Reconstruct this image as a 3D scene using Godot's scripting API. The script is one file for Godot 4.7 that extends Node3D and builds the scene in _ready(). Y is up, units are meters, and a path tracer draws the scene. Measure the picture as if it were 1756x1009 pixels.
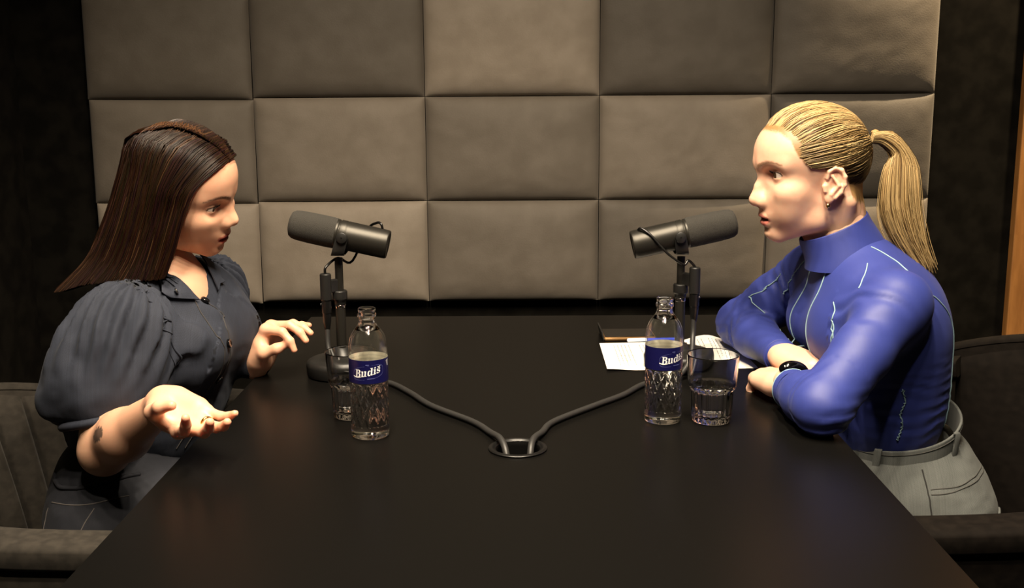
extends Node3D
# A podcast studio: two women talk across a black table in front of an upholstered wall.

const Q := 1.06            # mesh fineness: 1 is the finished scene
var M := {}            # materials
var used := {}         # names taken at top level

func _ready() -> void:
	# ---- camera
	var cam := Camera3D.new()
	cam.name = "camera"
	cam.fov = 30.5076
	cam.near = 0.05
	cam.far = 30.0
	cam.position = Vector3(0, 1.20, 0)
	cam.rotation_order = EULER_ORDER_YXZ
	cam.rotation_degrees = Vector3(-10.713, 0.6, -0.42)
	add_child(cam)
	cam.current = true
	# ---- environment: a closed, dim room
	var we := WorldEnvironment.new()
	we.name = "world_environment"
	var env := Environment.new()
	env.background_mode = Environment.BG_COLOR
	env.background_color = Color(0.012, 0.011, 0.010)
	env.ambient_light_source = Environment.AMBIENT_SOURCE_DISABLED
	env.tonemap_mode = Environment.TONE_MAPPER_LINEAR
	env.tonemap_exposure = 1.0
	env.sdfgi_enabled = true
	env.ssao_enabled = true
	env.ssil_enabled = true
	we.environment = env
	add_child(we)
	make_materials()
	build_lamps()
	wood_lamp()
	build_room()
	build_table()
	build_chairs()
	build_table_things()
	build_guest()
	build_host()

# =====================================================================
#  small helpers
# =====================================================================
func numbered(called: String) -> String:
	if not used.has(called):
		used[called] = 0
		return called
	used[called] += 1
	return "%s_%03d" % [called, used[called]]

func thing(called: String, label: String, category: String, at := Vector3.ZERO, group := "") -> Node3D:
	var o := Node3D.new()
	o.name = numbered(called)
	add_child(o)
	o.position = at
	meta(o, label, category, group)
	return o

func meta(o: Node, label: String, category: String, group := "") -> void:
	o.set_meta("label", label)
	o.set_meta("category", category)
	if group != "":
		o.set_meta("group", group)

func obj(called: String, mesh: Mesh, mat: Material, parent: Node = null, at := Vector3.ZERO) -> MeshInstance3D:
	var o := MeshInstance3D.new()
	if parent == null:
		o.name = numbered(called)
		add_child(o)
	else:
		o.name = called
		parent.add_child(o, true)
	o.mesh = mesh
	if mat != null:
		o.material_override = mat
	o.position = at
	o.cast_shadow = GeometryInstance3D.SHADOW_CASTING_SETTING_ON
	return o

func struct(called: String, mesh: Mesh, mat: Material, at := Vector3.ZERO) -> MeshInstance3D:
	var o := obj(called, mesh, mat, null, at)
	o.set_meta("kind", "structure")
	return o

func st_new() -> SurfaceTool:
	var st := SurfaceTool.new()
	st.begin(Mesh.PRIMITIVE_TRIANGLES)
	return st

func arrays_mesh(v: PackedVector3Array, n: PackedVector3Array, idx: PackedInt32Array, c := PackedColorArray(), uv := PackedVector2Array()) -> ArrayMesh:
	var a := []
	a.resize(Mesh.ARRAY_MAX)
	a[Mesh.ARRAY_VERTEX] = v
	a[Mesh.ARRAY_NORMAL] = n
	a[Mesh.ARRAY_INDEX] = idx
	if c.size() > 0:
		a[Mesh.ARRAY_COLOR] = c
	if uv.size() > 0:
		a[Mesh.ARRAY_TEX_UV] = uv
	var m := ArrayMesh.new()
	m.add_surface_from_arrays(Mesh.PRIMITIVE_TRIANGLES, a)
	return m

# a lattice of points (rows x cols) as a smooth sheet; wrap joins the last column to the first
func sheet(pts: PackedVector3Array, rows: int, cols: int, wrap := false, flip := false, colors := PackedColorArray()) -> ArrayMesh:
	var idx := PackedInt32Array()
	var nn := PackedVector3Array()
	nn.resize(pts.size())
	var lastc := cols if wrap else cols - 1
	for r in rows - 1:
		for c in lastc:
			var a := r * cols + c
			var b := r * cols + (c + 1) % cols
			var d := (r + 1) * cols + c
			var e := (r + 1) * cols + (c + 1) % cols
			var q := [a, b, e, a, e, d] if not flip else [a, e, b, a, d, e]
			for k in [0, 3]:
				var i0: int = q[k]
				var i1: int = q[k + 1]
				var i2: int = q[k + 2]
				var fn := (pts[i2] - pts[i0]).cross(pts[i1] - pts[i0])
				nn[i0] += fn
				nn[i1] += fn
				nn[i2] += fn
				idx.append(i0)
				idx.append(i1)
				idx.append(i2)
	for i in nn.size():
		nn[i] = nn[i].normalized()
	return arrays_mesh(pts, nn, idx, colors)

# turn a profile (radius, height) round the y axis; relief 1 = pressed diamonds, 2 = flutes
func lathe(prof: PackedVector2Array, seg := 48, relief := 0) -> ArrayMesh:
	var p := PackedVector3Array()
	for i in prof.size():
		for s in seg:
			var a := TAU * s / seg
			var r := prof[i].x
			if relief == 1:
				r += quilt(a, prof[i].y, i)
			elif relief == 2:
				r += flute(a, prof[i].y, i)
			p.append(Vector3(cos(a) * r, prof[i].y, sin(a) * r))
	return sheet(p, prof.size(), seg, true, false)

# a box with rounded (chamfered) edges
func rbox(size: Vector3, r := 0.004, at := Vector3.ZERO, rot := Basis.IDENTITY) -> ArrayMesh:
	var st := st_new()
	add_rbox(st, size, r, at, rot)
	return st.commit()

func add_rbox(st: SurfaceTool, size: Vector3, r: float, at := Vector3.ZERO, rot := Basis.IDENTITY) -> void:
	var h := size * 0.5
	r = minf(r, minf(h.x, minf(h.y, h.z)) * 0.98)
	var axes := [Vector3.RIGHT, Vector3.UP, Vector3.BACK]
	# six faces
	for ax in 3:
		for s in [-1.0, 1.0]:
			var n: Vector3 = axes[ax] * s
			var u: Vector3 = axes[(ax + 1) % 3]
			var w: Vector3 = axes[(ax + 2) % 3]
			var hu: float = h[(ax + 1) % 3] - r
			var hw: float = h[(ax + 2) % 3] - r
			var c: Vector3 = n * h[ax]
			quad(st, at, rot, c - u * hu - w * hw, c + u * hu - w * hw, c + u * hu + w * hw, c - u * hu + w * hw, n)
	# twelve edges
	for ax in 3:
		var u: Vector3 = axes[ax]
		var v: Vector3 = axes[(ax + 1) % 3]
		var w: Vector3 = axes[(ax + 2) % 3]
		var hu: float = h[ax] - r
		for sv in [-1.0, 1.0]:
			for sw in [-1.0, 1.0]:
				var c0: Vector3 = v * sv * h[(ax + 1) % 3] + w * sw * (h[(ax + 2) % 3] - r)
				var c1: Vector3 = v * sv * (h[(ax + 1) % 3] - r) + w * sw * h[(ax + 2) % 3]
				var mid: Vector3 = v * sv * (h[(ax + 1) % 3] - r * 0.29) + w * sw * (h[(ax + 2) % 3] - r * 0.29)
				quad(st, at, rot, c0 - u * hu, c0 + u * hu, mid + u * hu, mid - u * hu, (v * sv * 0.92 + w * sw * 0.38).normalized())
				quad(st, at, rot, mid - u * hu, mid + u * hu, c1 + u * hu, c1 - u * hu, (v * sv * 0.38 + w * sw * 0.92).normalized())
	# eight corners
	for sx in [-1.0, 1.0]:
		for sy in [-1.0, 1.0]:
			for sz in [-1.0, 1.0]:
				var a := Vector3(sx * h.x, sy * (h.y - r), sz * (h.z - r))
				var b := Vector3(sx * (h.x - r), sy * h.y, sz * (h.z - r))
				var c := Vector3(sx * (h.x - r), sy * (h.y - r), sz * h.z)
				quad(st, at, rot, a, b, c, c, Vector3(sx, sy, sz).normalized())

func quad(st: SurfaceTool, at: Vector3, rot: Basis, a: Vector3, b: Vector3, c: Vector3, d: Vector3, n: Vector3) -> void:
	var pts := [a, b, c, a, c, d]
	if (c - a).cross(b - a).dot(n) < 0.0:
		pts = [a, c, b, a, d, c]
	for p in pts:
		st.set_normal((rot * n).normalized())
		st.add_vertex(at + rot * (p as Vector3))

func spline(ctrl: Array, n: int) -> PackedVector3Array:
	# Catmull-Rom through the control points
	var out := PackedVector3Array()
	var m := ctrl.size()
	for i in n:
		var t := float(i) / (n - 1) * (m - 1)
		var k := mini(int(t), m - 2)
		var f := t - k
		var p0: Vector3 = ctrl[maxi(k - 1, 0)]
		var p1: Vector3 = ctrl[k]
		var p2: Vector3 = ctrl[k + 1]
		var p3: Vector3 = ctrl[mini(k + 2, m - 1)]
		out.append(0.5 * ((2.0 * p1) + (p2 - p0) * f + (2.0 * p0 - 5.0 * p1 + 4.0 * p2 - p3) * f * f + (3.0 * p1 - p0 - 3.0 * p2 + p3) * f * f * f))
	return out

# a tube along a path; radius is one number or one per point
func tube(path: PackedVector3Array, radius, seg := 10, caps := true) -> ArrayMesh:
	var p := PackedVector3Array()
	var up := Vector3.UP
	var rows := 0
	var last := path.size() - 1
	for i in path.size():
		var t := (path[mini(i + 1, last)] - path[maxi(i - 1, 0)]).normalized()
		if absf(t.dot(up)) > 0.98:
			up = Vector3.RIGHT if absf(t.x) < 0.9 else Vector3.BACK
		var side := t.cross(up).normalized()
		up = side.cross(t).normalized()
		var r: float = radius[i] if radius is PackedFloat32Array or radius is Array else radius
		var rings := [1.0]
		if caps and i == 0:
			rings = [0.02, 0.7, 1.0]
		elif caps and i == last:
			rings = [1.0, 0.7, 0.02]
		for k in rings.size():
			var q: float = rings[k]
			var off := Vector3.ZERO
			if rings.size() == 3:
				var back := sqrt(maxf(0.0, 1.0 - q * q)) * r * 0.5
				off = t * (-back if i == 0 else back)
			for s in seg:
				var a := TAU * s / seg
				p.append(path[i] + off + (side * cos(a) + up * sin(a)) * r * q)
			rows += 1
	return sheet(p, rows, seg, true, true)

func join(list: Array) -> ArrayMesh:
	var st := st_new()
	for m in list:
		st.append_from(m, 0, Transform3D.IDENTITY)
	return st.commit()

func aim(dir: Vector3, up := Vector3.UP) -> Basis:
	# y axis along dir
	var y := dir.normalized()
	if absf(y.dot(up)) > 0.99:
		up = Vector3.BACK
	var x := up.cross(y).normalized()
	return Basis(x, y, x.cross(y))

# =====================================================================
#  materials
# =====================================================================
func mat(color: Color, rough := 0.6, metal := 0.0) -> StandardMaterial3D:
	var m := StandardMaterial3D.new()
	m.albedo_color = color
	m.roughness = rough
	m.metallic = metal
	return m

func noise_tex(freq: float, seed_: int, lo: Color, hi: Color, size := 512, octaves := 4, normal := false, bump := 4.0) -> NoiseTexture2D:
	var f := FastNoiseLite.new()
	f.seed = seed_
	f.frequency = freq
	f.fractal_octaves = octaves
	var t := NoiseTexture2D.new()
	t.width = size
	t.height = size
	t.seamless = true
	t.noise = f
	if normal:
		t.as_normal_map = true
		t.bump_strength = bump
	else:
		var g := Gradient.new()
		g.colors = PackedColorArray([lo, hi])
		g.offsets = PackedFloat32Array([0.25, 0.75])
		t.color_ramp = g
	return t

func tri(m: StandardMaterial3D, scale: float) -> StandardMaterial3D:
	m.uv1_triplanar = true
	m.uv1_scale = Vector3.ONE * scale
	return m

# woven cloth: an image of crossing threads, as colour and as relief
func weave_tex(a: Color, b: Color, twill: bool, seed_: int, size := 256) -> ImageTexture:
	var rng := RandomNumberGenerator.new()
	rng.seed = seed_
	var im := Image.create(size, size, false, Image.FORMAT_RGB8)
	var warp := PackedFloat32Array()
	for i in size:
		warp.append(rng.randf())
	for y in size:
		for x in size:
			var over := ((x / 2 + y / 2) % 4) < 2 if twill else ((x / 2 + y / 2) % 2) == 0
			var t := (0.7 if over else 0.25) + (warp[x] - 0.5) * 0.35 + (rng.randf() - 0.5) * 0.3
			im.set_pixel(x, y, a.lerp(b, clampf(t, 0, 1)))
	return ImageTexture.create_from_image(im)
func make_materials() -> void:
	# upholstery velvet: one cloth; tones carry brushed pile and the wall's uneven light
	var vn := noise_tex(0.008, 11, Color(0.93, 0.925, 0.915), Color(1, 1, 1), 512, 5)
	var vb := noise_tex(0.16, 12, Color(), Color(), 512, 3, true, 1.2)
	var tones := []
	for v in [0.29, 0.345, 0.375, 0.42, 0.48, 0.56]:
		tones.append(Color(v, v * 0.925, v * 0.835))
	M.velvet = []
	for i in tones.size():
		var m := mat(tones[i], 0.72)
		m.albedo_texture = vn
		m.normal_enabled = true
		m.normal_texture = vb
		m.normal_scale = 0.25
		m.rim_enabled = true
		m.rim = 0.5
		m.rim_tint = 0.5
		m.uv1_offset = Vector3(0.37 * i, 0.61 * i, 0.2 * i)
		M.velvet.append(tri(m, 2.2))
	var wn := noise_tex(0.03, 5, Color(0.75, 0.75, 0.75), Color(1, 1, 1), 256, 4)
	M.wall_black = mat(Color(0.085, 0.078, 0.066), 0.9)
	M.wall_black.albedo_texture = wn
	tri(M.wall_black, 1.5)
	M.wall_brown = mat(Color(0.10, 0.09, 0.075), 0.85)
	M.wall_brown.albedo_texture = wn
	tri(M.wall_brown, 1.5)
	M.ceiling = mat(Color(0.10, 0.095, 0.09), 0.9)
	M.carpet = mat(Color(0.09, 0.085, 0.08), 0.95)
	M.carpet.albedo_texture = noise_tex(0.2, 8, Color(0.6, 0.6, 0.6), Color(1, 1, 1), 256, 3)
	tri(M.carpet, 6.0)
	M.carpet.metallic_specular = 0.2
	M.ceiling.metallic_specular = 0.2
	M.wall_black.metallic_specular = 0.15
	M.wall_brown.metallic_specular = 0.2
	M.wood = mat(Color(0.70, 0.49, 0.27), 0.5)
	var wg := FastNoiseLite.new()
	wg.seed = 21
	wg.frequency = 0.02
	var wim := Image.create(256, 512, false, Image.FORMAT_RGB8)
	for y in 512:
		for x in 256:
			var g := wg.get_noise_2d(x * 4.0, y * 0.25) * 0.5 + 0.5
			g = clampf(g * 0.8 + 0.2 * (wg.get_noise_2d(x * 16.0, y * 0.7) * 0.5 + 0.5), 0, 1)
			wim.set_pixel(x, y, Color(0.72, 0.68, 0.62).lerp(Color(1, 1, 1), g))
	M.wood.albedo_texture = ImageTexture.create_from_image(wim)
	tri(M.wood, 2.0)
	M.table = mat(Color(0.040, 0.037, 0.033), 0.33)
	M.table.metallic_specular = 0.22
	M.black_plastic = mat(Color(0.055, 0.052, 0.05), 0.32)
	M.black_satin = mat(Color(0.10, 0.098, 0.094), 0.42)
	M.black_metal = mat(Color(0.20, 0.192, 0.175), 0.40, 0.65)
	M.foam = mat(Color(0.24, 0.23, 0.21), 0.95)
	M.foam.normal_enabled = true
	M.foam.normal_texture = noise_tex(0.35, 41, Color(), Color(), 256, 2, true, 6.0)
	M.foam.normal_scale = 0.8
	M.foam.albedo_texture = noise_tex(0.3, 42, Color(0.55, 0.55, 0.55), Color(1, 1, 1), 256, 2)
	tri(M.foam, 14.0)
	M.chrome = mat(Color(0.75, 0.74, 0.72), 0.2, 1.0)
	M.cable = mat(Color(0.14, 0.138, 0.135), 0.5)
	M.glass = mat(Color(1, 1, 1, 0.0), 0.0)
	M.glass.refraction_enabled = true
	M.glass.refraction_scale = 0.05
	M.water = mat(Color(1, 1, 1, 0.0), 0.0)
	M.water.refraction_enabled = true
	M.water.refraction_scale = 0.033
	M.clear = mat(Color(0.9, 0.95, 0.9, 0.002), 0.04)
	M.clear.transparency = BaseMaterial3D.TRANSPARENCY_ALPHA
	M.label_blue = mat(Color(0.05, 0.048, 0.27), 0.4)
	M.label_cream = mat(Color(0.95, 0.93, 0.84), 0.7)
	M.white_ink = mat(Color(0.97, 0.97, 0.97), 0.5)
	M.blue_ink = mat(Color(0.36, 0.38, 0.62), 0.5)
	M.paper = mat(Color(0.96, 0.945, 0.91), 0.8)
	M.ink = mat(Color(0.60, 0.595, 0.59), 0.8)
	M.highlight_ink = mat(Color(0.90, 0.86, 0.35), 0.8)
	M.gold = mat(Color(0.80, 0.62, 0.42), 0.3, 0.9)
	M.screen_black = mat(Color(0.02, 0.02, 0.025), 0.12)
	M.pen_blue = mat(Color(0.15, 0.25, 0.75), 0.3)
	M.pen_clear = mat(Color(0.78, 0.82, 0.88), 0.2)
	var cn := noise_tex(0.05, 61, Color(0.78, 0.78, 0.78), Color(1, 1, 1), 256, 4)
	M.chair_grey = mat(Color(0.185, 0.17, 0.15), 0.85)
	M.chair_grey.metallic_specular = 0.3
	M.chair_grey.albedo_texture = cn
	M.chair_grey.rim_enabled = true
	M.chair_grey.rim = 0.35
	tri(M.chair_grey, 4.0)
	M.chair_dark = mat(Color(0.085, 0.070, 0.058), 0.85)
	M.chair_dark.metallic_specular = 0.2
	M.chair_dark.albedo_texture = cn
	tri(M.chair_dark, 4.0)
	M.lamp_glow = mat(Color(1, 1, 1), 0.5)
	M.lamp_glow.emission_enabled = true
	M.lamp_glow.emission = Color(1.0, 0.91, 0.78)
	M.lamp_glow.emission_energy_multiplier = 20.0

# ---------------------------------------------------------------- lamps
func build_lamps() -> void:
	# two ceiling rails over the long sides of the table, each with five round spots
	for side in [-1.0, 1.0]:
		var x: float = 0.25 * side
		var where := "over the guest's side of the table" if side < 0 else "over the host's side of the table"
		var t := thing("ceiling_light_rail", "black ceiling light rail with five round spots " + where, "light", Vector3(x, 2.52, -0.85), "ceiling light rails")
		obj("rail", rbox(Vector3(0.05, 0.05, 1.3), 0.006), M.black_satin, t, Vector3(0, 0.025, 0))
		for k in 5:
			var z := -0.5 + 0.25 * k
			var can := lathe(PackedVector2Array([Vector2(0.002, 0.0), Vector2(0.042, 0.0), Vector2(0.049, -0.01), Vector2(0.049, -0.085), Vector2(0.046, -0.085), Vector2(0.045, -0.075), Vector2(0.002, -0.075)]), 24)
			var c := obj("lamp_can", can, M.black_satin, t, Vector3(0, 0, z))
			obj("lamp_lens", lathe(PackedVector2Array([Vector2(0.044, -0.0752), Vector2(0.044, -0.079), Vector2(0.001, -0.079)]), 24), M.lamp_glow, c)
			var l := SpotLight3D.new()
			l.name = "spot_light"
			l.position = Vector3(0, -0.086, z)
			l.rotation_degrees = Vector3(-90, 0, 0)
			l.light_color = Color(1.0, 0.925, 0.815)
			l.light_energy = LAMP
			l.light_size = 0.04
			l.spot_range = 8.0
			l.spot_attenuation = 2.0
			l.spot_angle = 76.0
			l.spot_angle_attenuation = 0.7
			l.shadow_enabled = true
			t.add_child(l, true)

func wood_lamp() -> void:
	# a downlight that washes the timber boards
	var t := thing("recessed_downlight", "small recessed ceiling downlight above the timber boards", "light", Vector3(1.52, HC, -2.72))
	obj("trim_ring", lathe(PackedVector2Array([Vector2(0.030, -0.001), Vector2(0.045, -0.003), Vector2(0.045, 0.0), Vector2(0.030, 0.0)]), 28), M.black_satin, t)
	obj("lamp_lens", lathe(PackedVector2Array([Vector2(0.029, -0.001), Vector2(0.029, -0.004), Vector2(0.001, -0.004)]), 24), M.lamp_glow, t)
	var l := SpotLight3D.new()
	l.name = "spot_light"
	l.position = Vector3(0, -0.02, 0)
	l.rotation_degrees = Vector3(-90, 0, 0)
	l.light_color = Color(1.0, 0.88, 0.70)
	l.light_energy = 12.0
	l.light_size = 0.03
	l.spot_range = 6.0
	l.spot_attenuation = 2.0
	l.spot_angle = 38.0
	l.spot_angle_attenuation = 0.9
	l.shadow_enabled = true
	t.add_child(l, true)

const LAMP := 1.72

# ---------------------------------------------------------------- room
const XL := -1.375
const XR := 1.75
const ZB := -2.98
const ZF := 1.6
const HC := 2.6

func build_room() -> void:
	struct("floor", rbox(Vector3(XR - XL + 0.4, 0.1, ZF - ZB + 0.4), 0.002), M.carpet, Vector3((XL + XR) / 2, -0.05, (ZF + ZB) / 2))
	struct("ceiling", rbox(Vector3(XR - XL + 0.4, 0.1, ZF - ZB + 0.4), 0.002), M.ceiling, Vector3((XL + XR) / 2, HC + 0.05, (ZF + ZB) / 2))
	struct("wall_left", rbox(Vector3(0.12, HC, ZF - ZB + 0.2), 0.002), M.wall_brown, Vector3(XL - 0.06, HC / 2, (ZF + ZB) / 2))
	struct("wall_right", rbox(Vector3(0.12, HC, ZF - ZB + 0.2), 0.002), M.wall_black, Vector3(XR + 0.06, HC / 2, (ZF + ZB) / 2))
	struct("wall_front", rbox(Vector3(XR - XL + 0.2, HC, 0.12), 0.002), M.wall_brown, Vector3((XL + XR) / 2, HC / 2, ZF + 0.06))
	var wb := struct("wall_back", rbox(Vector3(XR - XL + 0.2, HC, 0.12), 0.002), M.wall_black, Vector3((XL + XR) / 2, HC / 2, ZB - 0.06))
	# upholstered cushions on the back wall: each one its own padded panel
	var xs := [-1.170, -0.724, -0.261, 0.208, 0.668, 1.104]
	var y0 := 0.624
	var hh := 0.28
	var rows_from_bottom := [[5, 5, 3, 2, 3], [3, 4, 3, 4, 0], [2, 2, 5, 1, 1], [3, 4, 2, 3, 1]]  # tone of each cushion; light falloff to the right is put into it
	for c in 5:
		var w: float = xs[c + 1] - xs[c]
		var mesh_a := cushion(w - 0.0015, hh - 0.0015, 7 * c)
		var mesh_b := cushion(w - 0.0015, hh - 0.0015, 7 * c + 3)
		for r in 4:
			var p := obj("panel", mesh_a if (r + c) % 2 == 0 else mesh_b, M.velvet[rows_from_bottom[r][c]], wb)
			p.position = Vector3(xs[c] + w / 2, y0 + hh * (r + 0.5), ZB) - wb.position
			if c == 0:
				p.rotation_degrees.z = -0.5
				p.position.y -= 0.003
			if c == 4:
				p.rotation_degrees.z = -0.15
	# timber boards beside the dark strip, on the back wall
	var x := 1.345
	var k := 0
	while x < XR - 0.03:
		var bw: float = [0.055, 0.042, 0.06][k % 3]
		var b := obj("board", rbox(Vector3(bw - 0.004, HC - 0.02, 0.03 + 0.008 * (k % 2)), 0.003), M.wood, wb)
		b.position = Vector3(x + bw / 2, HC / 2, ZB + 0.016) - wb.position
		x += bw
		k += 1

func cushion(w: float, h: float, seed_: int) -> ArrayMesh:
	# a stuffed cover: plump middle, steep rolled edges, faint hand-made unevenness
	var nx := 44
	var ny := 30
	var f := FastNoiseLite.new()
	f.seed = 100 + seed_
	f.frequency = 1.6
	var p := PackedVector3Array()
	for j in ny + 1:
		var v := -cos(PI * j / ny)
		v = lerpf(v, 2.0 * j / ny - 1.0, 0.35)
		for i in nx + 1:
			var u := -cos(PI * i / nx)
			u = lerpf(u, 2.0 * i / nx - 1.0, 0.35)
			var dx := (1.0 - absf(u)) * w * 0.5
			var dy := (1.0 - absf(v)) * h * 0.5
			var ex := 1.0 - exp(-dx / 0.014)
			var ey := 1.0 - exp(-dy / 0.014)
			var dome := (1.0 - u * u * u * u) * (1.0 - v * v * v * v)
			var z := 0.034 + 0.017 * pow(ex * ey, 0.6) + 0.019 * dome
			z += 0.0016 * f.get_noise_2d(u * 2.0 + seed_, v * 2.0) * ex * ey
			p.append(Vector3(u * w * 0.5, v * h * 0.5, z))
	var front := sheet(p, ny + 1, nx + 1, false, true)
	var back := rbox(Vector3(w, h, 0.035), 0.001, Vector3(0, 0, 0.0165))
	return join([front, back])

# ---------------------------------------------------------------- table
const TT := 0.74
const HOLE := Vector3(-0.008, 0.74, -1.345)

func build_table() -> void:
	var x0 := -0.442
	var x1 := 0.426
	var z0 := -2.19
	var z1 := -0.62
	var t := thing("studio_table", "long black satin table with a cable hole in the middle", "table", Vector3((x0 + x1) / 2, 0, (z0 + z1) / 2))
	var st := st_new()
	var n := 96
	var rr := 0.034
	var th := 0.036
	var ch := 0.002
	var ring := []
	var rect := []
	var angs := []
	for i in n:
		angs.append(TAU * i / n)
	for cx in [x0, x1]:
		for cz in [z0, z1]:
			angs.append(fposmod(atan2(cz - HOLE.z, cx - HOLE.x), TAU))
	angs.sort()
	for a in angs:
		var d := Vector3(cos(a), 0, sin(a))
		ring.append(HOLE + d * rr)
		var tx := 1e9
		if absf(d.x) > 1e-6:
			tx = ((x1 - ch if d.x > 0 else x0 + ch) - HOLE.x) / d.x
		var tz := 1e9
		if absf(d.z) > 1e-6:
			tz = ((z1 - ch if d.z > 0 else z0 + ch) - HOLE.z) / d.z
		rect.append(HOLE + d * minf(tx, tz))
	var o := -t.position
	var m: int = angs.size()
	var dn := Vector3(0, -th, 0)
	for i in m:
		var j := (i + 1) % m
		quad(st, o, Basis(), ring[i], rect[i], rect[j], ring[j], Vector3.UP)
		quad(st, o, Basis(), ring[i] + dn, rect[i] + dn, rect[j] + dn, ring[j] + dn, Vector3.DOWN)
		var rn: Vector3 = (HOLE - (ring[i] + ring[j]) * 0.5).normalized()
		quad(st, o, Basis(), ring[i], ring[j], ring[j] + dn, ring[i] + dn, rn)
	# the rim: a fine chamfer and the side faces
	for e in [[Vector3(x0, 0, z0), Vector3(x1, 0, z0), Vector3(0, 0, -1)], [Vector3(x0, 0, z1), Vector3(x1, 0, z1), Vector3(0, 0, 1)], [Vector3(x0, 0, z0), Vector3(x0, 0, z1), Vector3(-1, 0, 0)], [Vector3(x1, 0, z0), Vector3(x1, 0, z1), Vector3(1, 0, 0)]]:
		var a: Vector3 = e[0] + Vector3(0, TT, 0)
		var b: Vector3 = e[1] + Vector3(0, TT, 0)
		var nn: Vector3 = e[2]
		var dc := Vector3(0, -ch, 0)
		quad(st, o, Basis(), a - nn * ch, b - nn * ch, b + dc, a + dc, (nn + Vector3.UP).normalized())
		quad(st, o, Basis(), a + dc, b + dc, b + dn, a + dn, nn)
		quad(st, o, Basis(), a + dn, b + dn, b + dn - nn * ch, a + dn - nn * ch, Vector3.DOWN)
	obj("tabletop", st.commit(), M.table, t)
	for z in [z0 + 0.12, z1 - 0.12]:
		obj("leg_panel", rbox(Vector3(0.62, TT - th, 0.05), 0.004), M.table, t, Vector3((x0 + x1) / 2, (TT - th) / 2, z) + o)
	obj("beam", rbox(Vector3(0.08, 0.08, z1 - z0 - 0.3), 0.004), M.table, t, Vector3((x0 + x1) / 2 - 0.2, TT - th - 0.04, (z0 + z1) / 2) + o)
	# the plastic ring that lines the cable hole
	var g := thing("cable_grommet", "round black plastic grommet ring set in the tabletop", "grommet", HOLE)
	var prof := PackedVector2Array()
	for q in [[0.0285, -0.030], [0.0325, -0.030], [0.0328, -0.0002], [0.0375, 0.0002], [0.0385, 0.0012], [0.0380, 0.0024], [0.0350, 0.0032], [0.0325, 0.0030], [0.0315, 0.0014], [0.0300, 0.0012], [0.0290, 0.0004], [0.0285, -0.006], [0.0285, -0.030]]:
		prof.append(Vector2(q[0], q[1]))
	obj("ring", lathe(prof, 64), M.black_plastic, g)

# ---------------------------------------------------------------- chairs
func build_chairs() -> void:
	tub_chair("grey velvet tub chair with ribbed back, under the woman in denim", M.chair_grey, Vector3(-0.655, 0, -1.60), 0.0, true)
	tub_chair("dark brown tub chair with smooth back, under the woman in blue", M.chair_dark, Vector3(0.645, 0, -1.64), PI, false)

func tub_chair(label: String, m: Material, at: Vector3, turn: float, ribbed: bool) -> void:
	var t := thing("tub_chair", label, "chair", at)
	t.rotation.y = turn
	# seat cushion
	var prof := PackedVector2Array([Vector2(0.001, 0.455), Vector2(0.20, 0.452), Vector2(0.235, 0.44), Vector2(0.245, 0.41), Vector2(0.235, 0.37), Vector2(0.20, 0.35), Vector2(0.001, 0.35)])
	obj("seat", lathe(prof, 40), m, t)
	obj("seat_base", lathe(PackedVector2Array([Vector2(0.001, 0.35), Vector2(0.21, 0.35), Vector2(0.22, 0.33), Vector2(0.21, 0.30), Vector2(0.001, 0.30)]), 32), m, t)
	# back: stuffed upright channels round a half circle, leaning out
	var n := 15 if ribbed else 1
	var a0 := deg_to_rad(112.0)
	var a1 := deg_to_rad(248.0)
	var top := 0.695 if ribbed else 0.765
	for k in n:
		obj("channel" if ribbed else "backrest", back_piece(lerpf(a0, a1, float(k) / n), lerpf(a0, a1, float(k + 1) / n), top, a0, a1, 1.0 if ribbed else 0.0), m, t)
	obj("back_shell", back_shell(a0 - 0.06, a1 + 0.06, top, 0.300, 0.326), m, t)
	# arms
	for s in [-1.0, 1.0]:
		var path := []
		for q in 9:
			var f := q / 8.0
			var a := deg_to_rad(lerpf(118.0, 82.0, minf(f * 1.6, 1.0)))
			var x := lerpf(cos(deg_to_rad(118.0)) * 0.345, 0.19, f)
			var zz := 0.325 + 0.012 * sin(PI * f) - (0.02 if f < 0.1 else 0.0)
			var y := lerpf(0.69, 0.640, smoothstep(0.0, 0.45, f)) - 0.018 * maxf(0.0, f - 0.45)
			path.append(Vector3(x, y, zz * s))
		obj("armrest", arm_mesh(path), m, t)
		obj("arm_panel", arm_panel(path), m, t)
	for sx in [-1.0, 1.0]:
		for sz in [-1.0, 1.0]:
			var leg := spline([Vector3(0.15 * sx, 0.31, 0.15 * sz), Vector3(0.20 * sx, 0.15, 0.20 * sz), Vector3(0.235 * sx, 0.012, 0.235 * sz)], 6)
			obj("leg", tube(leg, [0.018, 0.017, 0.016, 0.014, 0.012, 0.011], 12), M.black_satin, t)

func back_piece(b0: float, b1: float, top: float, a0: float, a1: float, rib: float) -> ArrayMesh:
	var nu := 14 if rib > 0 else 40
	var nv := 16
	var p := PackedVector3Array()
	for j in nv + 1:
		var v := float(j) / nv
		for i in nu + 1:
			var u := float(i) / nu
			var a := lerpf(b0, b1, u)
			var w := (a - a0) / (a1 - a0)
			var crest := top - 0.06 * pow(absf(2.0 * w - 1.0), 3.0)
			var y := lerpf(0.40, crest, v)
			var lean := 0.10 * pow(v, 1.2)
			var bul := 0.016 * sqrt(maxf(0.0, 1.0 - pow(absf(2.0 * u - 1.0), 2.6))) * rib + 0.010 * (1.0 - rib)
			bul *= sqrt(maxf(0.0, 1.0 - pow(v, 14.0)))
			var r := 0.300 - bul
			var q := Vector3(cos(a) * (r + lean) , y, sin(a) * (r + 0.02 + lean * 0.4))
			if j == nv:
				q += Vector3(cos(a), 0, sin(a)) * 0.012
			p.append(q)
	return sheet(p, nv + 1, nu + 1, false, true)

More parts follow.
